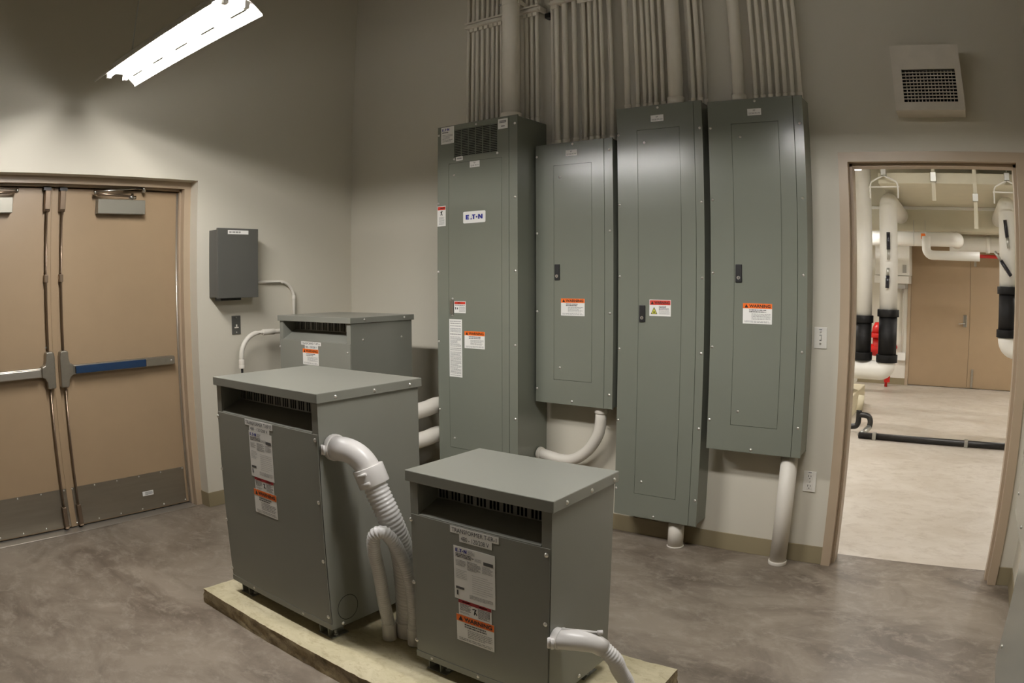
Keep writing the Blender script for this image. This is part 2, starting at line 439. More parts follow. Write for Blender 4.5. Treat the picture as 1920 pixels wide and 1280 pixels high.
def exit_door(name, s, label):
    """one leaf; s=+1: the right leaf, hinged at the corner side, -1 its mirror image"""
    def Y(y): return y if s > 0 else 2 * YM - y
    t = thing(name, (DLX - 0.022, Y(-1.9), 0), label, 'door', kind='structure')
    def bx(mb, x0, x1, y0, y1, z0, z1): return mb.box(x0, x1, Y(y0), Y(y1), z0, z1)
    y_in = YM + 0.002
    bx(MB(), DLX - 0.044, DLX, y_in, YRT, 0.012, 2.134).build('leaf', 'door_tan', t, bevel=0.002)
    if s > 0: bx(MB(), DLX, DLX + 0.004, YM - 0.014, YM + 0.026, 0.012, 2.12).build('astragal', 'door_tan', t, bevel=0.001)
    kp = bx(MB(), DLX, DLX + 0.0022, y_in + (0.026 if s > 0 else 0.012), YRT - 0.022, 0.02, 0.268).build('kick_plate', 'kick_steel', t)
    pts = []
    for y in (-2.338, -2.170, -1.999, -1.829, -1.656, -1.480):
        for z in (0.258, 0.032): pts.append((DLX + 0.0022, Y(y), z))
    screws(kp, pts, '+x', SCREW_S)
    # continuous hinge
    h = bx(MB(), DLX - 0.002, DLX + 0.004, YRT - 0.004, YRT + 0.0004, 0.012, 2.13)
    h.tube([(DLX + 0.008, Y(YRT - 0.001), 0.012), (DLX + 0.008, Y(YRT - 0.001), 2.13)], 0.006, 8)
    h.build('hinge', 'alum', t)
    # vertical rods, latches, centre case
    ry = -2.316
    for (z0, z1) in ((1.13, 2.0), (0.15, 0.92)):
        MB().tube([(DLX + 0.028, Y(ry), z0), (DLX + 0.028, Y(ry), z1)], 0.0065, 10).build('rod', 'bronze_steel', t)
    bx(MB(), DLX, DLX + 0.036, ry - 0.013, ry + 0.013, 1.555, 1.602).build('rod_guide', 'bronze_steel', t, bevel=0.003)
    a = MB(); yl, yr = Y(ry - 0.02), Y(ry + 0.02)
    a.prism([(DLX, yl, 1.985), (DLX + 0.036, yl, 1.985), (DLX + 0.042, yl, 2.0), (DLX + 0.046, yl, 2.115), (DLX, yl, 2.115)], (0, yr - yl, 0))
    a.build('top_latch', 'bronze_steel', t, bevel=0.004)
    bx(MB(), DLX, DLX + 0.04, ry - 0.022, ry + 0.03, 2.115, 2.134).build('latch_keeper', 'black_plastic', t)
    a = MB(); yl, yr = Y(ry - 0.014), Y(ry + 0.016)
    a.prism([(DLX + 0.002, yl, 0.014), (DLX + 0.034, yl, 0.014), (DLX + 0.04, yl, 0.03), (DLX + 0.036, yl, 0.158), (DLX + 0.002, yl, 0.158)], (0, yr - yl, 0))
    a.build('bottom_latch', 'bronze_steel', t, bevel=0.004)
    out = [(-2.350, 0.912), (-2.352, 1.10), (-2.346, 1.130), (-2.334, 1.137), (-2.302, 1.137), (-2.291, 1.130), (-2.288, 1.085), (-2.280, 1.058), (-2.256, 1.047), (-2.256, 0.985), (-2.276, 0.975), (-2.290, 0.955), (-2.294, 0.918), (-2.300, 0.910)]
    MB().prism([(DLX, Y(y), z) for y, z in out], (0.055, 0, 0)).build('centre_case', 'steel', t, bevel=0.007, seg=3)
    bar = bx(MB(), DLX, DLX + 0.04, -2.262, -1.500, 0.984, 1.042).build('exit_bar', 'steel', t, bevel=0.004)
    bx(MB(), DLX + 0.04, DLX + 0.062, -2.244, -1.728, 0.990, 1.036).build('push_pad', 'blue_film' if s > 0 else 'alum', bar, bevel=0.003)
    bx(MB(), DLX + 0.04, DLX + 0.054, -1.724, -1.502, 0.988, 1.038).build('end_cap', 'steel', bar, bevel=0.004)
    screws(bar, [(DLX + 0.054, Y(-1.53), 1.013)], '+x', SCREW)
    # closer
    cl = bx(MB(), DLX, DLX + 0.06, -2.068, -1.72, 1.975, 2.067).build('door_closer', 'closer_paint', t, bevel=0.003)
    P = lambda y, z, x=0.05: (DLX + x, Y(y), z)
    MB().cyl(P(-1.816, 2.06), P(-1.816, 2.108), 0.009, 12).cyl(P(-1.842, 2.084), P(-1.79, 2.084), 0.012, 12).build('spindle', 'chrome', cl)
    MB().tube([P(-2.095, 2.100, 0.06), P(-1.95, 2.094, 0.058), P(-1.80, 2.088)], 0.008, 8).build('lower_arm', 'bronze_steel', cl)
    MB().tube([P(-2.095, 2.112, 0.06), P(-1.731, 2.148, 0.05)], 0.006, 8).build('upper_arm', 'chrome', cl)
    MB().cyl(P(-2.095, 2.094, 0.06), P(-2.095, 2.12, 0.06), 0.010, 12).cyl(P(-1.731, 2.118), P(-1.731, 2.165), 0.013, 12).build('arm_joint', 'chrome', cl)
    return t
d = exit_door('door_1', 1, 'tan double door leaf with a blue filmed push bar, next to the room corner')
Sheet(d, 'inspection_sticker', (DLX + 0.0024, -1.815, 0.117), (0, 1, 0), (0, 0, 1), 0.085, 0.031).lines(0.02, 0.005, 0.08, 0.027, 3, 'print')
d = exit_door('door_2', -1, 'tan double door leaf with a bare metal push bar, at the left edge')
Sheet(d, 'rating_plate', (DLX + 0.0005, -2.437, 1.155), (0, 1, 0), (0, 0, 1), 0.022, 0.011, m='alum')

# far doors beyond
mb = MB(); mb.box(3.40, 3.452, FY - 0.015, FY + 0.05, 0, 2.19).box(5.41, 5.46, FY - 0.015, FY + 0.05, 0, 2.19).box(3.40, 5.46, FY - 0.015, FY + 0.05, 2.138, 2.19)
struct(mb.build('trim_4', 'frame_tan', bevel=0.003), 'tan steel frame of the far doors in the mechanical room', 'door frame')
t = thing('door_3', (3.95, FY + 0.02, 0), 'tan far door leaf with a lever handle, left of the pair', 'door', kind='structure')
MB().box(3.4535, 4.430, FY, FY + 0.045, 0.012, 2.137).build('leaf', 'door_tan', t, bevel=0.002)
hd = MB().box(4.325, 4.385, FY - 0.012, FY, 0.93, 1.11).build('handle_plate', 'chrome', t, bevel=0.004)
MB().tube([(4.355, FY - 0.012, 0.985), (4.355, FY - 0.055, 0.985), (4.25, FY - 0.06, 0.975)], 0.011, 8).build('lever', 'chrome', hd)
t = thing('door_4', (4.9, FY + 0.02, 0), 'tan far door leaf without a handle, right of the pair', 'door', kind='structure')
MB().box(4.434, 5.4085, FY, FY + 0.045, 0.012, 2.137).build('leaf', 'door_tan', t, bevel=0.002)
bo = MB().box(4.495, 4.53, FY - 0.02, FY, 0.02, 0.30).build('floor_bolt', 'steel', t, bevel=0.004)
bo = MB().box(4.495, 4.53, FY - 0.02, FY, 1.84, 2.12).build('top_bolt', 'steel', t, bevel=0.004)
struct(MB().box(3.45, 5.41, FY - 0.05, FY + 0.07, 0, 0.008).build('trim_5', 'alum', bevel=0.002), 'metal threshold under the far tan doors', 'threshold')
struct(MB().box(3.3, 5.5, FY + 0.21, FY + 0.3, 0, 2.4).build('backing_far_doors', 'dark_inside'), 'added dark backing surface behind the far doors', 'wall')  # unseen dark backing, added behind the far leaves

# ------------------------------------------------------------------ ceiling fixtures
def strip_light(name, x0, x1, yc, zr, label, lampmat='lamp', hw=0.121, zc=ZC, group=None):
    t = thing(name, ((x0 + x1) / 2, yc, zr), label, 'light fixture', group)
    # reflector: curved wings with slots near the crown, thin folded rim
    half = [(hw, 0.0), (0.117, 0.0065), (0.106, 0.014), (0.092, 0.0245), (0.084, 0.0302), (0.071, 0.0385), (0.056, 0.0465), (0.034, 0.054)]
    prof = [(-a_, b_) for a_, b_ in half] + [(a_, b_) for a_, b_ in reversed(half)]
    L = x1 - x0; m = MB()
    def quad(a, b, xa, xb):
        th = 0.0012
        m.prism([(xa, yc + a[0], zr + a[1]), (xb, yc + a[0], zr + a[1]), (xb, yc + b[0], zr + b[1]), (xa, yc + b[0], zr + b[1])], (0, 0, th))
    for i in range(len(prof) - 1):
        if i in (4, 10):
            n = 5; pos = x0
            for k in range(n):
                c = x0 + (k + 0.5) * L / n; quad(prof[i], prof[i + 1], pos, c - 0.06); pos = c + 0.06
            quad(prof[i], prof[i + 1], pos, x1)
        else: quad(prof[i], prof[i + 1], x0, x1)
    m.box(x0, x1, yc - hw - 0.003, yc - hw, zr - 0.004, zr + 0.006).box(x0, x1, yc + hw, yc + hw + 0.003, zr - 0.004, zr + 0.006)
    m.build('reflector', 'reflector', t)
    MB().box(x0 + 0.01, x1 - 0.01, yc - 0.034, yc + 0.034, zr + 0.056, zr + 0.105).build('channel', 'reflector', t, bevel=0.003)
    for k, dy in enumerate((-0.05, 0.05)):
        MB().tube([(x0 + 0.035, yc + dy, zr + 0.034), (x1 - 0.035, yc + dy, zr + 0.034)], 0.0127, 8).build('tube_lamp', lampmat, t)
        for xe in (x0 + 0.022, x1 - 0.022):
            MB().box(xe - 0.012, xe + 0.012, yc + dy - 0.012, yc + dy + 0.012, zr + 0.017, zr + 0.0535).build('lamp_holder', 'reflector', t, bevel=0.003)
    for xe in (x0 + 0.2, x1 - 0.2):
        MB().tube([(xe, yc, zr + 0.10), (xe, yc, zc)], 0.004, 8).build('hanger_rod', 'galv', t)
    return t
strip_light('strip_light', 0.689, 1.935, -2.328, 2.58, 'two tube fluorescent strip light with a white reflector, glowing above the double doors', 'lamp_door')
strip_light('strip_light', 2.90, 4.12, -1.95, 2.57, 'two tube fluorescent strip light hanging overhead in front of the electrical panels, above the picture')

# ------------------------------------------------------------------ concrete pad under the transformers
def pad():
    x0, x1, y0, y1, h = 1.335, 3.392, -2.218, -1.486, 0.086
    t = thing('equipment_pad', ((x0 + x1) / 2, (y0 + y1) / 2, 0), 'low cream concrete pad with a rough chipped edge under the two front transformers', 'concrete pad')
    from mathutils import noise
    def nz(x, y, z, a): return noise.noise(Vector((x * 7, y * 7, z * 7))) * a
    # top slab: a grid with a worn rounded border; sides: rough skirt
    nx, ny = 90, 34; m = MB(); idx = {}
    for i in range(nx + 1):
        for j in range(ny + 1):
            fx, fy = i / nx, j / ny
            x = x0 + (x1 - x0) * fx; y = y0 + (y1 - y0) * fy
            e = min(x - x0, x1 - x, y - y0, y1 - y)
            z = h + nz(x, y, 0, 0.0015) - 0.0008
            if e < 0.03: z -= 0.010 * (1 - e / 0.03) ** 2 + abs(nz(x * 2, y * 2, 3, 0.007)) * (1 - e / 0.03)
            idx[i, j] = len(m.v); m.v.append((x, y, z))
    for i in range(nx):
        for j in range(ny): m.face([idx[i, j], idx[i + 1, j], idx[i + 1, j + 1], idx[i, j + 1]], True)
    m.build('top_surface', 'pad', t)
    s = MB(); ring = [(i, 0) for i in range(nx)] + [(nx, j) for j in range(ny)] + [(i, ny) for i in range(nx, 0, -1)] + [(0, j) for j in range(ny, 0, -1)]
    lv = 5; base = []
    for k in range(lv + 1):
        row = []
        for (i, j) in ring:
            x, y, z = m.v[idx[i, j]]
            d = nz(x * 2.2, y * 2.2, k * .5 + 5, 0.006) * (1 if 0 < k else 0)
            ox = (-1 if i == 0 else (1 if i == nx else 0)); oy = (-1 if j == 0 else (1 if j == ny else 0))
            row.append(len(s.v)); s.v.append((x + ox * (d + 0.004 * k / lv), y + oy * (d + 0.004 * k / lv), z * (1 - k / lv)))
        base.append(row)
    n = len(ring)
    for k in range(lv):
        for q in range(n): s.face([base[k][q], base[k + 1][q], base[k + 1][(q + 1) % n], base[k][(q + 1) % n]], True)
    s.build('rough_sides', 'pad_edge', t)
pad()
PADZ = 0.0868

# ------------------------------------------------------------------ transformers
def transformer(name, label, x0, x1, y0, y1, zb, zp, zl, zt, groups, base_z, feet=True, side_screws=(), front_screws=(), rise=0.045):
    """x0..y1: lid outline; zb bottom, zp top of the front panel, zl underside of lid skirt, zt top"""
    t = thing(name, ((x0 + x1) / 2, (y0 + y1) / 2, base_z), label, 'transformer', 'dry type transformers')
    a, b, c, d = x0 + 0.012, x1 - 0.012, y0 + 0.012, y1 - 0.012
    m = MB()
    m.box(a, a + 0.004, c, d, zb, zl + 0.02).box(b - 0.004, b, c, d, zb, zl + 0.02).box(a + 0.004, b - 0.004, d - 0.004, d, zb, zl + 0.02).box(a + 0.004, b - 0.004, c + 0.004, d - 0.004, zb, zb + 0.004)
    m.box(a + 0.004, a + 0.036, c, c + 0.004, zp - 0.02, zl + 0.02).box(b - 0.036, b - 0.004, c, c + 0.004, zp - 0.02, zl + 0.02)
    m.box(a + 0.001, b - 0.001, c - 0.006, c + 0.004, zb, zb + 0.0255)
    m.build('enclosure', 'xfmr_grey', t)
    for xk in (a + 0.036, b - 0.038): MB().box(xk, xk + 0.002, c + 0.004, c + 0.105, zp, zl + 0.02).build('vent_cheek', 'xfmr_grey', t)
    MB().box(a + 0.003, b - 0.003, c - 0.004, c - 0.001, zb + 0.027, zp).build('front_panel', 'xfmr_grey', t, bevel=0.001)
    sl = MB()
    xa, xb = a + 0.0385, b - 0.0385
    sl.prism([(xa, c - 0.001, zp - 0.003), (xa, c - 0.001, zp + 0.003), (xa, c + 0.10, zp + rise), (xa, c + 0.10, zp + rise - 0.003)], (xb - xa, 0, 0))
    sl.build('vent_hood', 'xfmr_grey', t)
    g = MB(); zs0, zs1 = zp + rise + 0.004, zl - 0.008
    g.box(xa, xb, c + 0.100, c + 0.102, zp + rise - 0.003, zs0).box(xa, xb, c + 0.100, c + 0.102, zs1, zl + 0.02)
    px = xa; gw = (xb - xa) / groups; sw = gw * 0.17
    for k in range(groups):
        for q in range(3):
            s0 = xa + gw * k + gw * 0.12 + q * gw * 0.27
            g.box(px, s0, c + 0.100, c + 0.102, zs0, zs1); px = s0 + sw
    g.box(px, xb, c + 0.100, c + 0.102, zs0, zs1)
    g.build('vent_grille', 'xfmr_grey', t)
    MB().box(a + 0.02, b - 0.02, c + 0.16, d - 0.02, zb + 0.01, zl).build('slot_shade_box', 'dark_inside', t)  # black box that paints the shade seen through the vent slots
    lid = MB().box(x0, x1, y0, y1, zl, zt).build('lid', 'xfmr_grey', t, bevel=0.0025)
    if feet:
        for xx in (a + 0.03, b - 0.12):
            for yy in (c + 0.015, d - 0.105):
                f = MB().box(xx, xx + 0.09, yy, yy + 0.09, base_z, base_z + 0.005).box(xx + 0.006, xx + 0.010, yy + 0.004, yy + 0.086, base_z + 0.005, zb).box(xx + 0.06, xx + 0.064, yy + 0.004, yy + 0.086, base_z + 0.005, zb)
                f = f.build('foot', 'xfmr_grey', t)
                MB().cyl((xx + 0.078, yy + 0.03, base_z + 0.004), (xx + 0.078, yy + 0.03, base_z + 0.032), 0.006, 8).cyl((xx + 0.078, yy + 0.03, base_z + 0.004), (xx + 0.078, yy + 0.03, base_z + 0.014), 0.011, 6).build('anchor_bolt', 'galv', f)
    screws(t, [(x1, y, z) for y, z in side_screws if z > zl], '+x')
    screws(t, [(b, y, z) for y, z in side_screws if z <= zl], '+x')
    screws(t, [(x, c - 0.004, z) for x, z in front_screws], '-y')
    return t
def transformer_labels(t, y, nm, x_n, z_n, xp0, xp1, zp0, zp1, xd0, xd1, zd0, zd1, xw0, xw1, zw0, zw1, plate=True):
    (a0, a1), (b0, b1) = x_n; (za0, za1), (zb0, zb1) = z_n
    s = front_sheet(t, 'name_label', a0, a1, za0, za1, y); s.text(nm, s.w * .04, s.h * .2, s.w * .96, s.h * .6)
    s = front_sheet(t, 'voltage_label', b0, b1, zb0, zb1, y); s.text('480 - 120/208 V', s.w * .06, s.h * .2, s.w * .92, s.h * .6)
    if plate:
        s = front_sheet(t, 'rating_label', xp0, xp1, zp0, zp1, y); W, H = s.w, s.h
        s.logo(W * .05, H * .9, H * .065, wf=1.05)
        s.lines(W * .36, H * .89, W * .52, H * .97, 4)
        s.lines(W * .05, H * .80, W * .5, H * .88, 3, 'print', 0.6)
        s.lines(W * .52, H * .8, W * .75, H * .86, 3)
        s.band('part_number_block', W * .73, H * .78, W * .96, H * .84, 'print')
        s.lines(W * .05, H * .64, W * .3, H * .76, 5); s.lines(W * .33, H * .6, W * .66, H * .77, 7, 'print_grey', 0.55); s.lines(W * .7, H * .62, W * .95, H * .76, 7)
        s.lines(W * .05, H * .4, W * .32, H * .58, 6, 'print_grey', 0.2, words=False); s.lines(W * .45, H * .18, W * .95, H * .55, 9, 'print_grey', 0.12, words=False)
        s.band('serial_block', W * .04, H * .20, W * .25, H * .245, 'print')
        s.polys('certification_mark', [[(W * .06, H * .08), (W * .1, H * .07), (W * .1, H * .17), (W * .06, H * .17)]], 'print')
        s.lines(W * .38, H * .07, W * .95, H * .15, 5)
    if xd0 is not None:
        s = front_sheet(t, 'danger_label', xd0, xd1, zd0, zd1, y); W, H = s.w, s.h
        s.band('header_band', 0, H * .78, W, H, 'dark_red')
        s.lines(W * .12, H * .83, W * .36, H * .95, 1, 'paper', 0.7); s.lines(W * .62, H * .83, W * .88, H * .95, 1, 'paper', 0.7)
        s.lines(W * .04, H * .3, W * .38, H * .74, 6, 'print', 0.5); s.lines(W * .6, H * .1, W * .96, H * .74, 9, 'print', 0.5); s.lines(W * .04, H * .1, W * .38, H * .24, 2)
        s.polys('shock_figure', [[(W * .47, H * .25), (W * .5, H * .25), (W * .53, H * .5), (W * .56, H * .62), (W * .52, H * .66), (W * .49, H * .5)], [(W * .43, H * .56), (W * .52, H * .6), (W * .51, H * .66), (W * .43, H * .62)], [(W * .5, H * .4), (W * .56, H * .25), (W * .58, H * .27), (W * .53, H * .46)]], 'ink')
    warning_label(t, xw0, xw1, zw0, zw1, y)

t1 = transformer('transformer', 'large grey transformer labelled T-RP1E with a white hose elbow on its side', 1.4666, 2.2199, -2.1273, -1.565, 0.146, 0.949, 1.0665, 1.1031, 12, PADZ, rise=0.048,
    side_screws=((-2.035, 1.083), (-1.835, 1.083), (-1.636, 1.083), (-2.06, 0.158)), front_screws=((1.482, .927), (1.482, .687), (1.482, .446), (1.482, .205), (2.19, .927), (2.19, .685), (2.19, .444), (2.19, .201), (1.662, .161), (2.024, .161)))
transformer_labels(t1, -2.1273 + 0.008, 'TRANSFORMER T-RP1E', ((1.709, 1.915), (1.741, 1.891)), ((.922, .947), (.902, .922)), 1.736, 1.905, .706, .9015, 1.758, 1.897, .652, .7055, 1.744, 1.909, .5475, .6515)
MB().disc((2.2082, -2.028, 0.222), (1, 0, 0), 0.055, 28, 0.0525).build('knockout_ring', 'dark_inside', t1)
t2 = transformer('transformer', 'small grey transformer labelled T-ER-1 at the front of the concrete pad', 2.5784, 3.1799, -2.0426, -1.6315, 0.143, 0.712, 0.8298, 0.8684, 9, PADZ, rise=0.040,
    side_screws=((-1.967, .846), (-1.818, .846), (-1.667, .846), (-1.841, .164)), front_screws=((2.594, .69), (2.594, .45), (2.594, .211), (3.152, .69), (3.152, .452), (3.152, .212), (2.666, .157), (2.88, .157), (3.09, .157)))
transformer_labels(t2, -2.0426 + 0.008, 'TRANSFORMER T-ER-1', ((2.773, 2.974), (2.812, 2.946)), ((.685, .709), (.659, .685)), 2.786, 2.958, .4465, .641, 2.802, 2.942, .388, .446, 2.791, 2.952, .2825, .387)
t3 = transformer('transformer', 'grey transformer labelled T-RP1A standing in the room corner behind the others', 0.2941, 1.0441, -0.9269, -0.3783, 0.16, 1.135, 1.2567, 1.2919, 11, 0.10, rise=0.058,
    side_screws=((-.812, 1.277), (-.467, 1.277), (-.815, 1.155), (-.484, 1.153)), front_screws=((1.005, 1.082), (.31, 1.085), (.31, .8), (1.005, .8)))
transformer_labels(t3, -0.9269 + 0.008, 'TRANSFORMER T-RP1A', ((.547, .751), (.585, .721)), ((1.109, 1.1315), (1.086, 1.109)), 0, 0, 0, 0, None, 0, 0, 0, .562, .725, .985, 1.0855, plate=False)
tag(MB().box(0.22, 1.12, -1.02, -0.31, 0, 0.10).build('equipment_pad', 'pad', bevel=0.01), 'concrete pad under the corner transformer', 'concrete pad')

# ------------------------------------------------------------------ flexible conduits
def corrugated(path, r, pitch=0.012, depth=0.0035, n=18):
    P = resample([Vector(p) for p in path], pitch / 4); rad = []
    for i in range(len(P)): rad.append(r - depth + depth * (0.5 + 0.5 * math.cos(i * math.pi / 2)) if i % 4 != 2 else r - depth)
    return MB().tube(P, r, n, True, rad)
def clamp_ring(c, axis, r, h, parent, name='clamp'):
    c, ax = Vector(c), Vector(axis).normalized()
    m = MB().tube([c - ax * h / 2, c + ax * h / 2], r, 20)
    o = m.build(name, 'fitting_white', parent, bevel=0.002)
    side = ax.cross(Vector((0, 0, 1))).normalized() if abs(ax.z) < 0.95 else Vector((1, 0, 0))
    for s in (-1, 1):
        for q in (-0.25, 0.25):
            p = c + side * s * (r + 0.006) + ax * h * q
            MB().tube([p - ax.cross(side) * 0.018, p + ax.cross(side) * 0.018], 0.006, 6).build('clamp_bolt', 'fitting_white', o)
    return o
# big hose on T1
hx = 2.2085
t = thing('flexible_conduit', (2.375, -1.86, PADZ), 'fat white corrugated hose with a smooth elbow on the large transformer side', 'conduit', 'white flexible conduits')
el = [Vector((hx, -2.050, .893)), Vector((hx + 0.05, -2.050, .893))] + arc((hx + 0.05, -2.050, .773), (0, 0, 1), (0.92, 0.39, 0), 0.12, 9, 0, math.radians(72))
MB().tube(el, 0.046, 24).build('elbow', 'fitting_white', t)
clamp_ring((hx + 0.012, -2.050, .893), (1, 0, 0), 0.0505, 0.022, t, 'hub_ring')
e1 = el[-1]; tan = (el[-1] - el[-2]).normalized()
clamp_ring(e1 + tan * 0.01, tan, 0.059, 0.070, t)
pts = [e1 + tan * 0.03, e1 + tan * 0.09, Vector((2.425, -1.965, .62)), Vector((2.425, -1.915, .48)), Vector((2.405, -1.885, .33)), Vector((2.385, -1.866, .20)), Vector((2.378, -1.86, .15))]
corrugated(smooth_path(pts, 10), 0.047, 0.0155, 0.006, 24).build('hose', 'flex_white', t)
MB().tube([(2.378, -1.86, PADZ), (2.378, -1.86, .158)], 0.052, 22).build('floor_fitting', 'fitting_white', t, bevel=0.004)
# thin looping hose
t = thing('flexible_conduit', (2.345, -1.937, PADZ), 'thin white corrugated hose looped over beside the large transformer', 'conduit', 'white flexible conduits')
pts = [(2.345, -1.937, .155), (2.36, -1.965, .25), (2.385, -2.005, .40), (2.405, -2.045, .53), (2.425, -2.055, .595), (2.455, -2.035, .607), (2.47, -1.995, .55), (2.478, -1.955, .45), (2.48, -1.93, .34), (2.47, -1.915, .24), (2.455, -1.905, .16)]
corrugated(smooth_path(pts, 10), 0.026, 0.0105, 0.0035, 16).build('hose', 'flex_white', t)
MB().tube([(2.345, -1.937, PADZ), (2.345, -1.937, .16)], 0.029, 18).build('floor_fitting', 'fitting_white', t, bevel=0.003)
MB().tube([(2.455, -1.905, PADZ), (2.455, -1.905, .165)], 0.029, 18).build('floor_fitting', 'fitting_white', t, bevel=0.003)
# hose at T2
hx = 3.1685
t = thing('flexible_conduit', (3.36, -1.72, PADZ), 'white corrugated hose with a clamped elbow on the small transformer side', 'conduit', 'white flexible conduits')
c0 = Vector((hx, -2.004, .396)); dirv = Vector((0.86, 0.50, -0.10)).normalized()
el = [c0, c0 + Vector((0.025, 0, 0)), c0 + Vector((0.05, 0.012, 0)), c0 + Vector((0.085, 0.035, -0.004)), c0 + Vector((0.115, 0.058, -0.016)), c0 + Vector((0.135, 0.075, -0.036))]
MB().tube(el, 0.031, 20, True, [0.033, 0.034, 0.035, 0.034, 0.032, 0.030]).build('elbow', 'fitting_white', t)
clamp_ring(c0 + Vector((0.012, 0, 0)), (1, 0, 0), 0.036, 0.024, t, 'hub_ring')
for s in (1, -1):
    a = c0 + Vector((0.02, 0.005, 0.034 * s)); b = c0 + Vector((0.118, 0.062, -0.012 + 0.036 * s))
    MB().tube([a, b], 0.005, 6).build('clamp_strap', 'fitting_white', t); MB().cyl(b, b + Vector((0.014, 0.01, 0)), 0.008, 8).build('clamp_bolt', 'fitting_white', t)
pts = [el[-1], el[-1] + Vector((0.03, 0.024, -0.045)), Vector((3.335, -1.868, .255)), Vector((3.345, -1.83, .19)), Vector((3.348, -1.81, .13)), Vector((3.348, -1.80, PADZ + .004))]
corrugated(smooth_path(pts, 10), 0.0275, 0.011, 0.0035, 18).build('hose', 'flex_white', t)

# ------------------------------------------------------------------ electrical panels
PF = -0.157
def panel(name, label, xa, xb, dep, zb, zt, dx0, dx1, dz0, dz1, seam, scr, door_scr, latch=None, grille=None):
    t = thing(name, ((xa + xb) / 2, 0, zb), label, 'electrical panel', 'grey electrical panels')
    yf = -dep
    MB().box(xa + 0.004, xb - 0.004, yf + 0.014, -0.0005, zb + 0.004, zt - 0.004).build('cabinet', 'panel_grey', t, bevel=0.002)
    g = 0.0018; m = MB(); yb = yf + 0.0135
    cx1 = seam - 0.0012
    m.box(xa, dx0 - g, yf, yb, zb, zt).box(dx1 + g, cx1, yf, yb, zb, zt)
    if grille:
        gx0, gx1, gz0, gz1 = grille
        m.box(dx0 - g, dx1 + g, yf, yb, zb, dz0 - g).box(dx0 - g, dx1 + g, yf, yb, dz1 + g, gz0).box(dx0 - g, dx1 + g, yf, yb, gz1, zt)
        m.box(dx0 - g, gx0, yf, yb, gz0, gz1).box(gx1, dx1 + g, yf, yb, gz0, gz1)
    else:
        m.box(dx0 - g, dx1 + g, yf, yb, zb, dz0 - g).box(dx0 - g, dx1 + g, yf, yb, dz1 + g, zt)
    m.build('cover', 'panel_grey', t)
    MB().box(seam + 0.0012, xb, yf, yb, zb, zt).build('edge_strip', 'panel_grey', t, bevel=0.001)
    for zk in (zt, zb - 0.0015): MB().box(xa, xb, yf + 0.0005, yb, zk, zk + 0.0015).build('cover_lip', 'panel_grey', t)
    dr = MB().box(dx0, dx1, yf - 0.0006, yf + 0.0025, dz0, dz1).build('door', 'panel_grey', t, bevel=0.0008)
    screws(t, [(x, yf, z) for x, z in scr], '-y')
    screws(dr, [(x, yf - 0.0006, z) for x, z in door_scr], '-y')
    if latch:
        lx0, lx1, lz0, lz1 = latch
        la = MB().box(lx0, lx1, yf - 0.008, yf - 0.0006, lz0, lz1).build('latch', 'black_plastic', dr, bevel=0.003)
        MB().cyl(((lx0 + lx1) / 2, yf - 0.008, lz0 + 0.024), ((lx0 + lx1) / 2, yf - 0.0105, lz0 + 0.024), 0.0095, 16).build('key_cylinder', 'alum', dr)
        MB().box((lx0 + lx1) / 2 - 0.0015, (lx0 + lx1) / 2 + 0.0015, yf - 0.0109, yf - 0.0105, lz0 + 0.019, lz0 + 0.029).build('keyhole', 'ink', dr)
    return t, dr
def name_label(t, x0, x1, z0, z1, y):
    s = front_sheet(t, 'name_label', x0, x1, z0, z1, y)
    s.text('RP', s.w * .42, s.h * .58, s.w * .58, s.h * .26, 'print'); s.text('120/208 3PH 4W', s.w * .08, s.h * .16, s.w * .95, s.h * .26, 'print')

# P1: tall deep panel with a louvred top
D1 = 0.3185
p1, d1 = panel('electrical_panel', 'deep grey electrical panel with a louvred vent and a brand plate, nearest the corner', 1.1960, 1.8210, D1, 0.16, 2.4915, 1.291, 1.705, 0.447, 2.243, 1.759,
    [(1.51, 2.474), (1.803, 2.44), (1.803, 1.995), (1.803, 1.562), (1.803, 1.125), (1.803, .686), (1.803, .3), (1.205, 1.996), (1.205, 1.561), (1.205, 1.12), (1.205, .681), (1.205, 2.44), (1.674, 2.272), (1.334, 2.27)], [(1.335, 2.167), (1.327, .509)],
    grille=(1.333, 1.672, 2.281, 2.459))
m = MB(); MB().box(1.325, 1.68, -D1 + 0.0128, -D1 + 0.0135, 2.272, 2.468).build('louvre_shade', 'dark_inside', p1)  # dark plate in place of the shade between the slats
for k in range(17):
    z = 2.284 + k * (0.172 / 16); m.box(1.333, 1.672, -D1 + 0.002, -D1 + 0.006, z - 0.0022, z + 0.0022)
for k in range(1, 6):
    x = 1.333 + k * 0.339 / 6; m.box(x - 0.002, x + 0.002, -D1 + 0.001, -D1 + 0.0065, 2.281, 2.459)
m.build('louvre_slats', 'panel_grey', p1, kind='stuff')
y = -D1 - 0.0002
s = front_sheet(p1, 'brand_plate', 1.411, 1.585, 1.858, 1.930, y - 0.0006, rnd=0.008, th=0.002, label='white brand plate with blue letters'); s.logo(.021, .0225, .029, wf=1.26)
s = front_sheet(p1, 'maker_label', 1.224, 1.332, 2.377, 2.488, y); s.logo(.01, .085, .016); s.lines(.01, .07, .06, .08, 1, 'print', .7); s.lines(.012, .012, .098, .062, 6)
s = front_sheet(p1, 'inspection_label', 1.679, 1.751, 2.418, 2.480, y); s.lines(.012, .035, .062, .052, 2, 'print', .7); s.lines(.024, .012, .05, .02, 1, 'ink', .7)
s = front_sheet(p1, 'voltage_label', 1.350, 1.405, 2.257, 2.283, y); s.lines(.01, .006, .046, .02, 1, 'print_grey', .7)
name_label(d1, 1.462, 1.539, 2.203, 2.2415, y - 0.0008)
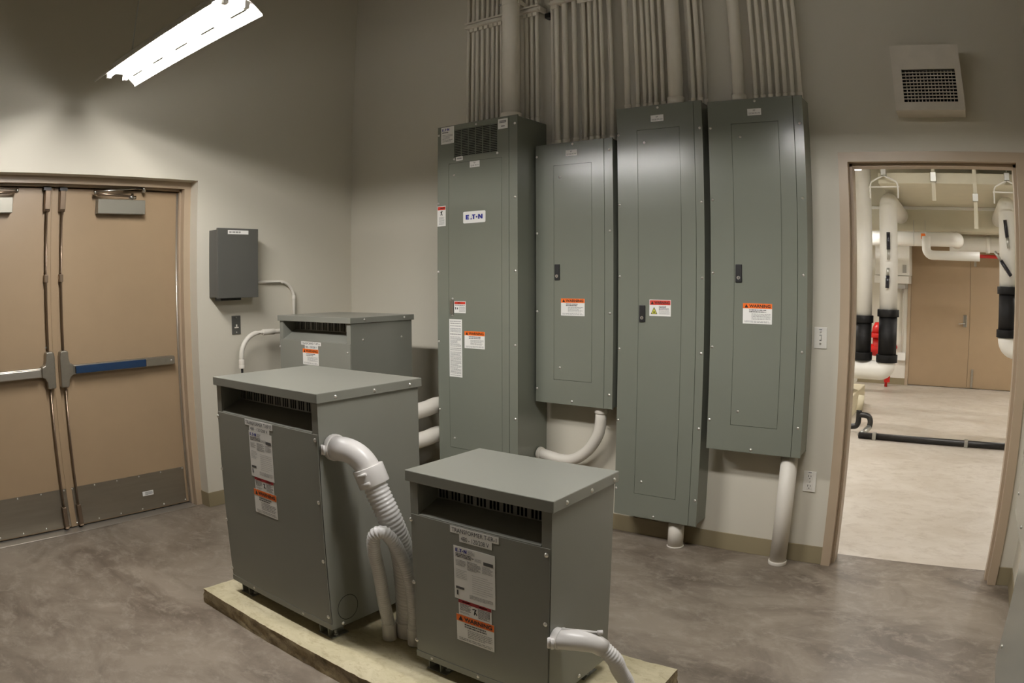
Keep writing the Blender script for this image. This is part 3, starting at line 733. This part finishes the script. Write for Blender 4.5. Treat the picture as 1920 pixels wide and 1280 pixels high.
s = front_sheet(p1, 'danger_label', 1.1965, 1.266, 1.85, 1.979, y); s.band('header_band', .004, .104, .066, .124, 'red_band'); s.lines(.02, .108, .06, .12, 1, 'paper', .6)
s.polys('shock_figure', [[(.028, .068), (.032, .066), (.038, .084), (.046, .096), (.036, .094), (.034, .1), (.03, .092), (.02, .094), (.03, .086)], [(.036, .078), (.042, .068), (.045, .069), (.04, .082)]], 'ink')
s.lines(.014, .01, .06, .06, 7)
h = MB().box(1.311, 1.331, -D1 - 0.016, -D1 - 0.0006, 1.296, 1.384).build('door_handle', 'steel', d1, bevel=0.004)
screws(d1, [(1.321, -D1 - 0.0006, 1.392), (1.321, -D1 - 0.0006, 1.288)], '-y')
s = front_sheet(d1, 'danger_label', 1.336, 1.429, 1.304, 1.377, y - 0.0008); s.band('header_band', .003, .055, .09, .07, 'red_band'); s.lines(.025, .058, .065, .067, 1, 'paper', .6); s.lines(.006, .045, .086, .052, 1, 'print', .6)
s.lines(.04, .008, .088, .042, 6); s.polys('pictogram', [[(.008, .022), (.016, .022), (.016, .036), (.008, .036)], [(.022, .022), (.032, .024), (.03, .036), (.024, .034)]], 'print')
s = front_sheet(d1, 'instruction_label', 1.294, 1.398, .903, 1.265, y - 0.0008)
for (a, b, n) in ((.33, .355, 2), (.315, .325, 1), (.28, .308, 4), (.262, .275, 1), (.19, .255, 9), (.165, .185, 2), (.02, .16, 18), (.008, .014, 1)): s.lines(.008, a, .097, b, n)
warning_label(d1, 1.4185, 1.577, 1.089, 1.1945, y - 0.0008)
# P2
y = PF - 0.0002
p2, d2 = panel('electrical_panel', 'short grey electrical panel hung high, second from the corner', 1.8400, 2.3640, .157, 0.777, 2.3190, 1.969, 2.225, .9205, 2.1855, 2.308,
    [(1.849, 2.25), (1.849, 1.786), (1.849, 1.32), (1.849, .856), (2.343, 2.25), (2.343, 1.786), (2.343, 1.322), (2.343, .858), (2.1, 2.306), (2.095, .797)], [(2.01, 2.115), (2.011, .992)], latch=(1.975, 2.010, 1.506, 1.60))
name_label(p2, 2.054, 2.130, 2.236, 2.2725, y); warning_label(d2, 2.018, 2.178, 1.300, 1.400, y - 0.0008)
# P3
p3, d3 = panel('electrical_panel', 'tallest grey electrical panel reaching almost to the floor, with a red warning label', 2.3950, 2.9110, .157, .166, 2.480, 2.521, 2.777, .305, 2.344, 2.863,
    [(2.404, 2.329), (2.404, 1.93), (2.404, 1.529), (2.404, 1.125), (2.404, .72), (2.404, .318), (2.897, 2.328), (2.897, 1.927), (2.897, 1.525), (2.897, 1.126), (2.897, .72), (2.897, .316), (2.65, 2.465), (2.648, .180)], [(2.564, 2.271), (2.563, .379)], latch=(2.528, 2.565, 1.279, 1.372))
name_label(p3, 2.608, 2.685, 2.386, 2.4225, y)
s = front_sheet(d3, 'warning_label', 2.589, 2.717, 1.315, 1.4035, y - 0.0008, label='white warning label with a red header and a yellow triangle'); W, H = s.w, s.h
s.band('header_band', W * .02, H * .68, W * .98, H * .97, 'red_band'); s.polys('alert_triangle', [[(W * .07, H * .73), (W * .2, H * .73), (W * .135, H * .92)]], 'ink'); s.text('WARNING', W * .24, H * .74, W * .95, H * .17, 'ink', .03)
s.polys('hazard_border', [[(W * .07, H * .12), (W * .38, H * .12), (W * .225, H * .56)]], 'ink'); s.polys('hazard_triangle', [[(W * .105, H * .15), (W * .345, H * .15), (W * .225, H * .49)]], 'yellow_sign', .001)
s.polys('hazard_symbol', [[(W * .18, H * .17), (W * .2, H * .17), (W * .21, H * .22), (W * .25, H * .22), (W * .26, H * .17), (W * .28, H * .17), (W * .26, H * .28), (W * .2, H * .28)]], 'ink', .0015)
s.lines(W * .45, H * .36, W * .95, H * .64, 4, 'ink', .5); s.lines(W * .45, H * .1, W * .95, H * .34, 5)
# P4
p4, d4 = panel('electrical_panel', 'grey electrical panel nearest the open doorway', 2.9460, 3.4720, .157, .6215, 2.465, 3.0775, 3.335, .7615, 2.334, 3.420,
    [(2.959, 2.32), (2.959, 1.936), (2.959, 1.552), (2.959, 1.165), (2.957, .777), (3.451, 2.317), (3.451, 1.932), (3.451, 1.547), (3.451, 1.162), (3.449, .775), (3.212, 2.452), (3.199, .637)], [(3.124, 2.263), (3.116, .835)], latch=(3.085, 3.121, 1.504, 1.597))
name_label(p4, 3.170, 3.246, 2.374, 2.410, y); warning_label(d4, 3.1275, 3.286, 1.294, 1.398, y - 0.0008)

# ------------------------------------------------------------------ rigid conduits above the panels
ORD = ['first', 'second', 'third', 'fourth', 'fifth', 'sixth', 'seventh', 'eighth', 'ninth', 'tenth', 'eleventh', 'twelfth']
def riser(x, y, r, z0, label, group, z1=ZC):
    o = thing('conduit', (x, y, z0), label, 'conduit', group)
    MB().tube([(x, y, z0), (x, y, z1)], r, 16 if r < 0.03 else 24).build('pipe', 'conduit_paint', o)
    MB().tube([(x, y, z0), (x, y, z0 + 0.03 + r * .4)], r * 1.16, 16).build('connector', 'conduit_paint', o)
    return o
xs1 = [1.272, 1.309, 1.353, 1.396, 1.439, 1.475, 1.512]
for k, x in enumerate(xs1): riser(x, -0.06, 0.0118, 2.493, '%s thin conduit from the left above the louvred panel' % ORD[k], 'thin conduits above the louvred panel')
riser(1.202, -0.025, 0.0118, 2.493 - 0.0, 'thin conduit standing apart at the far left above the louvred panel', 'thin conduits above the louvred panel')
riser(1.667, -0.17, 0.0565, 2.493, 'fat conduit rising from the top of the louvred panel', None)
xs1b = [1.677, 1.713, 1.752, 1.791]
for k, x in enumerate(xs1b): riser(x, -0.06, 0.0118, 2.493, '%s thin conduit to the right of the fat one above the louvred panel' % ORD[k], 'thin conduits above the louvred panel')
for k, (x, r, yy) in enumerate(((1.906, .0135, -.05), (1.953, .0168, -.08), (2.013, .019, -.08), (2.081, .0155, -.08), (2.111, .011, -.04), (2.148, .0118, -.08), (2.188, .0118, -.08), (2.230, .0118, -.08), (2.269, .0118, -.08), (2.303, .009, -.05), (2.330, .0118, -.08))):
    riser(x, yy, r, 2.3205, '%s conduit from the left above the short panel' % ORD[k], 'conduits above the short panel')
for k, (x, r, yy) in enumerate(((2.431, .018, -.08), (2.496, .0118, -.08), (2.540, .0118, -.08), (2.576, .0118, -.08), (2.611, .0118, -.08), (2.654, .0118, -.08), (2.736, .043, -.087), (2.803, .0118, -.035), (2.837, .0118, -.08), (2.877, .0135, -.08), (2.900, .0095, -.045))):
    riser(x, yy, r, 2.4815, '%s conduit from the left above the tallest panel' % ORD[k], 'conduits above the tallest panel')
for k, (x, r, yy) in enumerate(((3.105, .034, -.08), (3.200, .0118, -.08), (3.241, .0118, -.08), (3.283, .0118, -.08), (3.325, .0118, -.08), (3.366, .0118, -.08), (3.407, .0118, -.08), (3.448, .0118, -.08))):
    riser(x, yy, r, 2.4665, '%s conduit from the left above the panel by the doorway' % ORD[k], 'conduits above the doorway panel')
def strut(x0, x1, z, label, xs, yc, r=0.0118, post=()):
    # a slotted channel clamped across the front of the conduits, held off the wall by two posts
    o = thing('strut_channel', ((x0 + x1) / 2, 0, z), label, 'strut channel', 'strut channels holding the conduits')
    yb = yc - r - 0.0015; yf = yb - 0.034
    m = MB().box(x0, x1, yf, yb, z + 0.016, z + 0.0205).box(x0, x1, yf, yb, z - 0.0205, z - 0.016).box(x0, x1, yb - 0.003, yb, z - 0.016, z + 0.016)
    m.box(x0, x1, yf, yf + 0.003, z + 0.009, z + 0.016).box(x0, x1, yf, yf + 0.003, z - 0.016, z - 0.009)
    m.build('channel', 'conduit_paint', o)
    for x in xs:
        MB().box(x - r - 0.003, x + r + 0.003, yb - 0.012, yb - 0.0002, z - 0.046, z - 0.0207).build('clamp', 'conduit_paint', o, bevel=0.002)
    for x in post: MB().box(x - 0.008, x + 0.008, yb, -0.0005, z - 0.018, z + 0.018).build('post', 'conduit_paint', o)
strut(1.232, 1.60, 3.252, 'strut channel left of the fat conduit near the top edge', xs1, -0.06, post=(1.242, 1.56))
strut(1.655, 1.83, 3.258, 'short strut channel right of the fat conduit near the top edge', xs1b, -0.06, post=(1.822,))
strut(1.93, 2.36, 3.262, 'strut channel across the conduits above the short panel', [1.953, 2.148, 2.188, 2.230, 2.269, 2.330], -0.08, r=0.0195, post=(1.982, 2.352))
o = thing('pipe_strap', (1.667, -0.17, 3.30), 'wide pipe strap around the fat conduit near the top edge', 'strap')
MB().tube([(1.667, -0.17, 3.275), (1.667, -0.17, 3.315)], 0.0595, 24).build('band', 'conduit_paint', o, bevel=0.002)
MB().box(1.600, 1.612, -0.175, -0.0005, 3.285, 3.307).build('bracket', 'conduit_paint', o); MB().box(1.722, 1.734, -0.175, -0.0005, 3.2855, 3.3075).build('bracket', 'conduit_paint', o)
MB().cyl((1.59, -0.19, 3.297), (1.62, -0.19, 3.297), 0.008, 8).build('bolt', 'galv', o)
o = thing('conduit_hanger', (1.875, -0.02, 3.22), 'small dark clamp on the wall between the conduit groups', 'clamp')
MB().box(1.845, 1.885, -0.05, -0.0005, 3.19, 3.225).build('clamp_body', 'black_iron', o, bevel=0.003); MB().tube([(1.86, -0.03, 3.235), (1.925, -0.03, 3.25)], 0.006, 8).build('rod', 'galv', o)

# ------------------------------------------------------------------ conduits below the panels
def conduit_run(label, path, r, mats='conduit_white', ends=(), n=20, name='conduit', group='white conduits below the panels'):
    o = thing(name, tuple(path[-1]), label, 'conduit', group)
    MB().tube(path, r, n).build('pipe', mats, o)
    for (a, b, rr) in ends: MB().tube([a, b], rr, n).build('connector', mats, o, bevel=0.002)
    return o
yy = -0.095
path = [Vector((2.262, yy, .7765)), Vector((2.258, yy, .70))] + [Vector(p) for p in smooth_path([(2.256, yy, .66), (2.238, yy, .595), (2.178, yy, .505), (2.09, yy, .438), (2.0, yy, .418), (1.90, yy, .428), (1.829, yy, .438)], 6)]
conduit_run('white conduit bending from the short panel into the louvred panel side', path, .034, ends=(((2.262, yy, .7765), (2.26, yy, .735), .040), ((1.845, yy, .436), (1.8215, yy, .438), .040)))
conduit_run('short white conduit stub under the tallest panel', [Vector((2.765, -.085, .166)), Vector((2.765, -.085, 0))], .046, ends=(((2.765, -.085, .008), (2.765, -.085, 0), .05),))
conduit_run('white conduit standing on the floor under the doorway panel', [Vector((3.398, -.08, .6215)), Vector((3.384, -.08, 0))], .047, ends=(((3.384, -.08, .02), (3.384, -.08, 0), .053),))
for z, w_ in ((.685, 'upper'), (.49, 'lower')):
    path = [Vector((1.032, -.435, z - .02)), Vector((1.06, -.43, z - .02))] + smooth_path([(1.085, -.405, z - .018), (1.115, -.35, z - .005), (1.13, -.285, z + .01), (1.155, -.235, z + .012), (1.178, -.222, z + .012), (1.194, -.222, z + .012)], 6)
    conduit_run('%s fat white conduit between the corner transformer and the louvred panel' % w_, path, .052, ends=(((1.032, -.435, z - .02), (1.066, -.43, z - .02), .060),), group='fat conduits beside the louvred panel')

# ------------------------------------------------------------------ left wall: control box, conduit, wall plate
t = thing('control_box', (0, -1.14, 1.415), 'dark grey control box on the wall beside the double doors', 'control box')
MB().box(0.0005, 0.125, -1.288, -0.99, 1.42, 1.866).build('box_body', 'box_grey', t, bevel=0.002)
MB().box(0.125, 0.145, -1.305, -0.978, 1.414, 1.874).build('cover', 'box_grey', t, bevel=0.003)
Sheet(t, 'name_label', (0.145, -1.225, 1.835), (0, 1, 0), (0, 0, 1), 0.165, 0.026).lines(0.01, 0.006, 0.155, 0.02, 1, 'print_grey', 0.8)
m = MB().box(0.02, 0.10, -1.255, -1.09, 1.398, 1.42).build('terminal_block', 'black_plastic', t, bevel=0.004)
t = thing('wall_plate', (0, -1.075, 1.163), 'small dark metal wall plate under the control box', 'wall plate')
MB().box(0.0005, 0.006, -1.112, -1.040, 1.163, 1.290).build('plate', 'box_grey', t, bevel=0.002)
MB().box(0.006, 0.010, -1.092, -1.060, 1.205, 1.213).build('marker', 'plate_white', t); MB().box(0.006, 0.010, -1.081, -1.071, 1.215, 1.230).build('jack', 'plate_white', t)
screws(t, [(0.006, -1.076, 1.277), (0.006, -1.076, 1.176)], '+x', SCREW_S)
path = [Vector((0.02, -0.985, 1.515)), Vector((0.02, -0.70, 1.515))] + arc((0.02, -0.70, 1.395), (0, 0, 1), (0, 1, 0), 0.12, 8) + [Vector((0.02, -0.58, 1.20))]
conduit_run('thin white conduit bending down the wall from the control box', path, .0118, ends=(((0.02, -0.988, 1.515), (0.02, -0.955, 1.515), .0145), ((0.02, -.58, 1.385), (0.02, -.58, 1.415), .0145)), n=14, group='conduits on the left wall')
X = 0.115
path = [Vector((0.300, -0.70, 1.172)), Vector((0.20, -0.70, 1.172))] + arc((0.20, -0.785, 1.172), (0, 1, 0), (-1, 0, 0), 0.085, 6) + [Vector((X, -0.96, 1.172))] + arc((X, -0.96, 1.022), (0, 0, 1), (0, -1, 0), 0.15, 9) + [Vector((X, -1.11, 0.955))]
t = conduit_run('white conduit curving out and down from the corner transformer', path, .0168, ends=(((X, -.83, 1.172), (X, -.93, 1.172), .0205), ((X, -1.11, .955), (X, -1.11, 1.0), .0205), ((X, -1.11, .94), (X, -1.11, .962), .0225)), n=16, group='conduits on the left wall')
MB().tube([(X, -1.11, .95), (X, -1.11, .02)], 0.008, 10).build('cable', 'black_plastic', t)

# ------------------------------------------------------------------ back wall: vent, switch, outlet
t = thing('wall_vent', (4.146, 0, 2.36), 'square cream vent box with a grille over a dark sheet above the doorway', 'vent')
x0, x1, z0, z1, dp = 3.965, 4.330, 2.362, 2.70, 0.165
m = MB()
gx0, gx1, gz0, gz1 = 4.014, 4.297, 2.404, 2.572
m.box(x0, x0 + .004, -dp, -0.0005, z0, z1 - .0).box(x1 - .004, x1, -dp, -0.0005, z0, z1).box(x0 + .004, x1 - .004, -dp, -0.0005, z0, z0 + .004).box(x0 + .004, x1 - .004, -dp, -0.0005, z1 - .004, z1)
m.box(x0 + .004, gx0, -dp, -dp + .004, z0 + .004, z1 - .004).box(gx1, x1 - .004, -dp, -dp + .004, z0 + .004, z1 - .004).box(gx0, gx1, -dp, -dp + .004, z0 + .004, gz0).box(gx0, gx1, -dp, -dp + .004, gz1, z1 - .004)
m.build('hood', 'vent_white', t)
MB().box(gx0 - .004, gx1 + .004, -dp + .05, -dp + .054, gz0 - .004, gz1 + .004).build('hood_shade', 'dark_inside', t)  # dark sheet painted as the shade inside the hood
m = MB()
for k in range(1, 15):
    x = gx0 + (gx1 - gx0) * k / 15; m.box(x - .002, x + .002, -dp + .012, -dp + .03, gz0, gz1)
for k in range(1, 10):
    z = gz0 + (gz1 - gz0) * k / 10; m.box(gx0, gx1, -dp - .001, -dp + .012, z - .0018, z + .0018)
m.build('grille_bars', 'vent_white', t, kind='stuff')
def wall_plate(name, label, cat, x0, x1, z0, z1):
    t = thing(name, ((x0 + x1) / 2, 0, z0), label, cat); MB().box(x0, x1, -0.007, -0.0005, z0, z1).build('plate', 'plate_white', t, bevel=0.003); return t
t = wall_plate('light_switch', 'white toggle light switch between the doorway and the panels', 'switch', 3.481, 3.552, 1.172, 1.283); xc = 3.5165
MB().box(xc - .006, xc + .006, -0.0072, -0.0068, 1.212, 1.244).build('switch_slot', 'print_grey', t); MB().box(xc - .0045, xc + .0045, -0.017, -0.007, 1.218, 1.238).build('toggle', 'plate_white', t, bevel=0.002)
screws(t, [(xc, -0.007, 1.258), (xc, -0.007, 1.197)], '-y', SCREW_S); front_sheet(t, 'marker_label', xc - .012, xc + .012, 1.266, 1.276, -0.0071).lines(.003, .002, .02, .008, 1, 'ink', .8)
t = wall_plate('blank_plate', 'blank wall plate half hidden beside the doorway panel', 'wall plate', 3.474 - .04, 3.466, 1.173, 1.284)
t = wall_plate('power_outlet', 'white duplex power outlet low on the wall by the doorway', 'outlet', 3.4675, 3.540, .405, .519); xc = 3.5038
for k, zc in enumerate((.489, .436)):
    f = MB().box(xc - .017, xc + .017, -0.0095, -0.007, zc - .017, zc + .017).build('receptacle', 'plate_white', t, bevel=0.004)
    for (a_, b_, c_, d_) in ((-.009, -.006, -.002, .009), (.005, .008, -.001, .008), (-.0025, .0025, -.012, -.007)): MB().box(xc + a_, xc + b_, -0.0099, -0.0094, zc + c_, zc + d_).build('slot', 'ink', f)
screws(t, [(xc, -0.007, .4625)], '-y', SCREW_S); front_sheet(t, 'circuit_label', xc - .012, xc + .012, .509, .516, -0.0071).lines(.002, .001, .022, .006, 1, 'ink', .8)

# ------------------------------------------------------------------ cabinets on the right wall
def side_cabinet(label, xf, y0, y1, z0, z1, scr):
    t = thing('wall_cabinet', (XR, (y0 + y1) / 2, z0), label, 'cabinet', 'grey cabinets on the right wall')
    MB().box(xf + 0.014, XR - 0.0005, y0 + .004, y1 - .004, z0 + .004, z1 - .004).build('cabinet', 'panel_grey', t, bevel=0.002)
    MB().box(xf, xf + 0.0135, y0, y1, z0, z1).build('cover', 'panel_grey', t, bevel=0.002)
    screws(t, [(xf, y, z) for y, z in scr], '-x'); return t
side_cabinet('near grey cabinet cut off by the lower right edge', 4.55, -3.30, -1.56, 0.37, 2.30, [(-1.626, .45), (-1.60, .9), (-1.60, 1.4)])  # out-of-view length added to cut bounce light onto the transformer fronts
side_cabinet('flat grey cabinet low in the corner behind the near cabinet', 4.60, -1.25, -0.66, 0.60, 2.20, [(-.703, .69), (-1.015, .645), (-.703, 1.2)])

# ------------------------------------------------------------------ the mechanical room beyond the doorway
strip_light('strip_light', 3.55, 4.82, 1.75, 3.20, 'strip light over the bright floor just inside the mechanical room, above the doorway', 'lamp_far', zc=3.7)
strip_light('strip_light', 2.12, 3.39, 2.40, 2.49, 'strip light whose end shows at the top left of the doorway', 'lamp_far', zc=3.7)
strip_light('strip_light', 5.15, 6.42, 5.60, 2.30, 'added strip light hidden behind the right side of the doorway', 'lamp_far', zc=2.585)  # unseen fixture, added so the far doors are evenly lit
strip_light('strip_light', 1.50, 2.77, 5.55, 2.33, 'strip light hidden behind the leftmost insulated pipe', 'lamp_far', zc=3.7)
t = thing('air_duct', (4.9, 5.2, 2.585), 'flat cream air duct across the top of the doorway view', 'duct', 'cream air ducts')
MB().box(3.36, 6.55, 4.07, 6.34, 2.586, 2.70).build('duct_body', 'duct', t, bevel=0.004)
t = thing('air_duct', (4.0, 7.0, 2.26), 'wide cream air duct behind and below the flat one', 'duct', 'cream air ducts')
MB().box(1.25, 6.55, 6.34, 7.66, 2.26, 3.2).build('duct_body', 'duct', t, bevel=0.004)
MB().box(1.25, 6.55, 6.30, 6.34, 2.545, 2.583).build('joint_flange', 'pipe_white', t, bevel=0.002)
t = thing('roof_beam', (4.0, 5.1, 3.1), 'cream beam under the mechanical room ceiling', 'beam')
MB().box(1.25, 6.55, 5.0, 5.2, 3.10, 3.14).box(1.25, 6.55, 5.09, 5.11, 3.14, 3.5).box(1.25, 6.55, 5.0, 5.2, 3.5, 3.7).build('flanges', 'duct', t, bevel=0.003)
for x, yy, z0, w_ in ((3.985, 4.02, 2.40, 'left'), (4.45, 4.02, 2.12, 'right')):
    t = thing('hanger_strap', (x, yy, z0), '%s pale hanger strap in front of the ducts' % w_, 'strap', 'hanger straps')
    MB().box(x - .022, x + .022, yy, yy + .006, z0, 2.95).build('strap', 'duct', t); MB().box(x - .032, x + .032, yy - .02, yy + .026, 2.60 if w_ == 'left' else 2.40, 2.70 if w_ == 'left' else 2.48).build('bracket', 'galv', t, bevel=0.003)
    MB().tube([(x, yy + .003, 2.94), (x, yy + .003, 3.7)], 0.006, 8).build('rod', 'galv', t)
def gauge(parent, p, d, L=0.30):
    p, d = Vector(p), Vector(d).normalized()
    MB().tube([p, p + d * L * .62], 0.022, 8).build('thermometer_case', 'gauge_body', parent); MB().tube([p + d * L * .62, p + d * L], 0.017, 10).build('thermometer_stem', 'galv', parent)
def riser_pipe(label, x, y, r, z_top, zc0, zc1, zs, low, turn=None, gauges=()):
    t = thing('insulated_pipe', (x, y, low), label, 'pipe', 'insulated pipes with black sleeves')
    p = [Vector((x, y, zs))]
    if turn: p += [Vector((x, y, z_top - .02))] + arc((x, y + r * 1.6, z_top - .02), (0, -1, 0), (0, 0, 1), r * 1.6, 8)[1:] + [Vector((x, 6.26, z_top - .02 + r * 1.6))]
    else: p += [Vector((x, y, z_top))]
    MB().tube(p, r, 28).build('insulation', 'pipe_white', t)
    MB().tube([(x, y, low), (x, y, zc0)], r * 1.02, 28).build('black_sleeve', 'black_sleeve', t)
    MB().tube([(x, y, zc0), (x, y, zc1)], r * 1.22, 28).build('sleeve_collar', 'black_sleeve', t, bevel=0.004)
    MB().tube([(x, y, low), (x, y, low + .085)], r * 1.2, 28).build('sleeve_collar', 'black_sleeve', t, bevel=0.004)
    for g in gauges: gauge(t, *g)
    return t
riser_pipe('insulated pipe with a black sleeve, leftmost in the doorway', 3.128, 4.5, .093, 3.6, 1.09, 1.17, 1.16, .676)
t = riser_pipe('insulated pipe with a black sleeve and two thermometers, second from left in the doorway', 3.415, 4.5, .106, 2.30, 1.165, 1.245, 1.24, .66, turn=True,
    gauges=(((3.425, 4.365, 2.09), (0, 0, -1)), ((3.41, 4.365, 1.48), (0.04, 0, 1), .22)))
MB().tube([(3.415, 4.5, .66), (3.415, 4.5, .655)] + arc((3.335, 4.5, .645), (1, 0, 0), (0, 0, -1), .08, 8) + [Vector((1.6, 4.5, .565))], .108, 28).build('lower_elbow', 'pipe_white', t)
t = riser_pipe('insulated pipe with a black sleeve and tilted thermometers at the right side of the doorway', 4.838, 4.5, .106, 2.28, 1.465, 1.545, 1.54, 1.0, turn=True,
    gauges=(((4.80, 4.365, 2.25), (.12, 0, -1)), ((4.865, 4.365, 1.66), (-.62, 0, .8), .32)))
MB().tube([(4.838, 4.5, 1.0), (4.838, 4.5, .99)] + arc((4.94, 4.5, .98), (-1, 0, 0), (0, 0, -1), .10, 8) + [Vector((6.599, 4.5, .88))], .106, 28).build('lower_elbow', 'pipe_white', t)
def clevis(label, x, y, z):
    t = thing('pipe_hanger', (x, y, z), label, 'pipe hanger', 'pipe hangers')
    MB().tube([(x, y, z + .12), (x, y, 3.7)], .007, 8).build('rod', 'galv', t)
    for s in (-1, 1): MB().tube(smooth_path([(x, y, z + .12), (x + s * .10, y, z + .075), (x + s * .15, y, z + .03), (x + s * .155, y, z - .12)], 4), .009, 8).build('yoke', 'pipe_white', t)
    MB().tube([(x - .17, y, z), (x + .17, y, z)], .008, 8).build('cross_bolt', 'pipe_white', t)
    MB().box(x - .03, x + .03, y - .03, y + .03, z + .12, z + .2).build('clamp', 'galv', t, bevel=0.004)
clevis('wire yoke pipe hanger above the second pipe', 3.43, 4.0, 2.54)
clevis('wire yoke pipe hanger above the right pipe', 4.82, 4.0, 2.50)
# horizontal pipes
t = thing('insulated_pipe', (3.4, 6.0, 2.035), 'brightly lit white insulated pipe running across under the ducts', 'pipe', 'horizontal insulated pipes')
MB().tube([Vector((1.3, 6.0, 2.128)), Vector((4.10, 6.0, 2.128))] + arc((4.10, 6.12, 2.128), (0, -1, 0), (1, 0, 0), .12, 8)[1:] + [Vector((4.22, 6.5, 2.128))], .095, 28).build('insulation', 'pipe_white', t)
for x in (3.62, 3.78): MB().tube([(x, 5.88, 2.02), (x, 5.88, 2.36)], .004, 6).build('hanger_wire', 'galv', t)
t = thing('insulated_pipe', (4.7, 6.9, 2.04), 'white insulated pipe behind the bright one, running to the right', 'pipe', 'horizontal insulated pipes')
MB().tube([(4.1, 6.9, 2.132), (6.5, 6.9, 2.132)], .112, 28).build('insulation', 'pipe_white', t); MB().tube([(4.66, 6.9, 2.132), (4.72, 6.9, 2.132)], .122, 28).build('joint_band', 'pipe_white', t)
t = thing('insulated_pipe', (4.1, 5.5, 1.83), 'short white insulated pipe elbow that ends in a thin red pipe', 'pipe', 'horizontal insulated pipes')
MB().tube([Vector((3.81, 5.52, 2.13)), Vector((3.81, 5.52, 1.99))] + arc((3.90, 5.52, 1.99), (-1, 0, 0), (0, 0, -1), .09, 8)[1:] + [Vector((4.525, 5.52, 1.90))], .058, 24).build('insulation', 'pipe_white', t)
MB().tube([(4.52, 5.52, 1.905), (5.6, 5.52, 1.905)], .022, 14).build('red_pipe', 'red_paint', t)
t = thing('valve_tag', (3.74, 5.85, 2.1), 'orange tag hanging on the bright pipe', 'tag')
MB().box(3.722, 3.782, 5.872, 5.878, 2.12, 2.19).build('tag_plate', 'orange_tag', t, bevel=0.002); MB().tube([(3.755, 5.87, 2.13), (3.785, 5.86, 1.97)], .014, 8).build('valve_handle', 'pipe_white', t)
# wall unit
t = thing('control_unit', (3.2, 7.4, 1.55), 'white control unit on the far wall left of the tan doors', 'control unit')
MB().box(2.93, 3.47, 7.12, 7.689, 1.66, 2.22).build('casing', 'pipe_white', t, bevel=0.01); MB().box(2.92, 3.46, 7.10, 7.689, 1.545, 1.655).build('lower_band', 'pipe_white', t, bevel=0.006)
MB().box(3.36, 3.42, 7.114, 7.12, 1.70, 1.82).build('display', 'grey_unit', t); MB().box(3.1, 3.40, 7.15, 7.689, 1.47, 1.545).build('base', 'grey_unit', t)
t = thing('conduit', (3.33, 7.66, .5), 'thin pale conduit on the far wall under the control unit', 'conduit')
MB().tube([(3.33, 7.66, .5), (3.33, 7.66, 1.47)], .014, 10).build('pipe', 'conduit_white', t); MB().box(3.26, 3.40, 7.60, 7.689, .38, .50).build('junction_box', 'pipe_white', t, bevel=.004)
t = thing('alarm_bell', (3.22, 7.6, .6), 'small red fitting on the far wall above the junction box', 'fire fitting')
MB().cyl((3.21, 7.689, .575), (3.21, 7.62, .575), .045, 16).build('gong', 'red_paint', t, bevel=.006)
t = thing('fire_valve', (2.68, 6.5, 0), 'red fire valve seen between the two black pipe sleeves', 'valve')
MB().tube([(3.06, 6.5, .54), (3.06, 6.5, .80)], .07, 18).build('body', 'red_paint', t); MB().tube([(2.6, 6.5, .62), (3.2, 6.5, .62)], .08, 18).build('run', 'red_paint', t)
MB().tube([(3.06, 6.5, .79), (3.06, 6.5, .85)], .125, 18).build('flange', 'red_paint', t, bevel=.006); MB().tube([(3.06, 6.5, .85), (3.06, 6.5, .93), (3.06, 6.5, 1.0)], .07, 18, True, [.09, .075, .04]).build('bonnet', 'red_paint', t)
MB().tube([(2.68, 6.5, 0), (2.68, 6.5, .55)], .03, 12).build('stand', 'red_paint', t)
t = thing('pipe_stand', (3.13, 7.35, 0), 'short red pipe stand on the far floor left of the doors', 'pipe stand')
MB().tube([(3.13, 7.35, 0), (3.13, 7.35, .30)], .024, 12).build('post', 'red_paint', t); MB().box(3.10, 3.19, 7.32, 7.38, .07, .30).build('saddle', 'red_paint', t)
t = thing('fire_sign', (3.02, 7.68, 1.05), 'small red sign on the far wall between the pipes', 'sign')
MB().box(2.95, 3.06, 7.68, 7.689, 1.02, 1.17).build('plate', 'red_band', t); 
# plinth, pump and drain
t = thing('equipment_plinth', (2.2, 4.9, 0), 'cream concrete plinth at the left edge of the doorway', 'plinth')
MB().box(1.4, 3.03, 4.30, 5.60, 0, .25).build('block', 'plinth', t, bevel=0.012); MB().box(1.4, 2.99, 3.95, 4.30, 0, .21).build('step', 'plinth', t, bevel=0.012)
t = thing('pump', (2.9, 5.0, .25), 'rounded white pump casing under the lower pipe at the doorway edge', 'pump')
MB().tube([(2.3, 5.0, .42), (2.75, 5.0, .42), (2.93, 5.0, .42), (3.0, 5.0, .42)], .16, 24, True, [.16, .165, .12, .06]).build('volute', 'pipe_white', t); MB().box(2.4, 2.7, 4.85, 5.15, .25, .30).build('base', 'black_iron', t)
t = thing('drain_pipe', (4.2, 3.43, 0), 'black drain pipe lying on the pale floor across the doorway', 'pipe')
MB().tube([(3.285, 3.43, .034), (5.9, 3.43, .034)], .032, 16).build('pipe', 'black_iron', t)
for x in (3.45, 4.42): MB().box(x - .02, x + .02, 3.393, 3.467, 0.0, .072).build('strap', 'galv', t, bevel=.006)
MB().tube([(3.30, 3.43, .036), (3.33, 3.56, .05), (3.36, 3.66, .075)], .030, 14).build('galvanised_elbow', 'galv', t)
MB().tube(smooth_path([(3.36, 3.66, .07), (3.365, 3.68, .13), (3.345, 3.69, .175), (3.30, 3.69, .19), (3.24, 3.69, .19)], 6), .030, 14).build('trap', 'black_iron', t)
MB().tube(smooth_path([(3.235, 3.69, .24), (3.235, 3.69, .15), (3.225, 3.69, .09), (3.17, 3.69, .065), (2.9, 3.69, .065)], 6), .030, 14).build('tee', 'black_iron', t)
MB().tube([(3.235, 3.69, .235), (3.245, 3.73, .385)], .033, 14).build('standpipe', 'plinth', t)
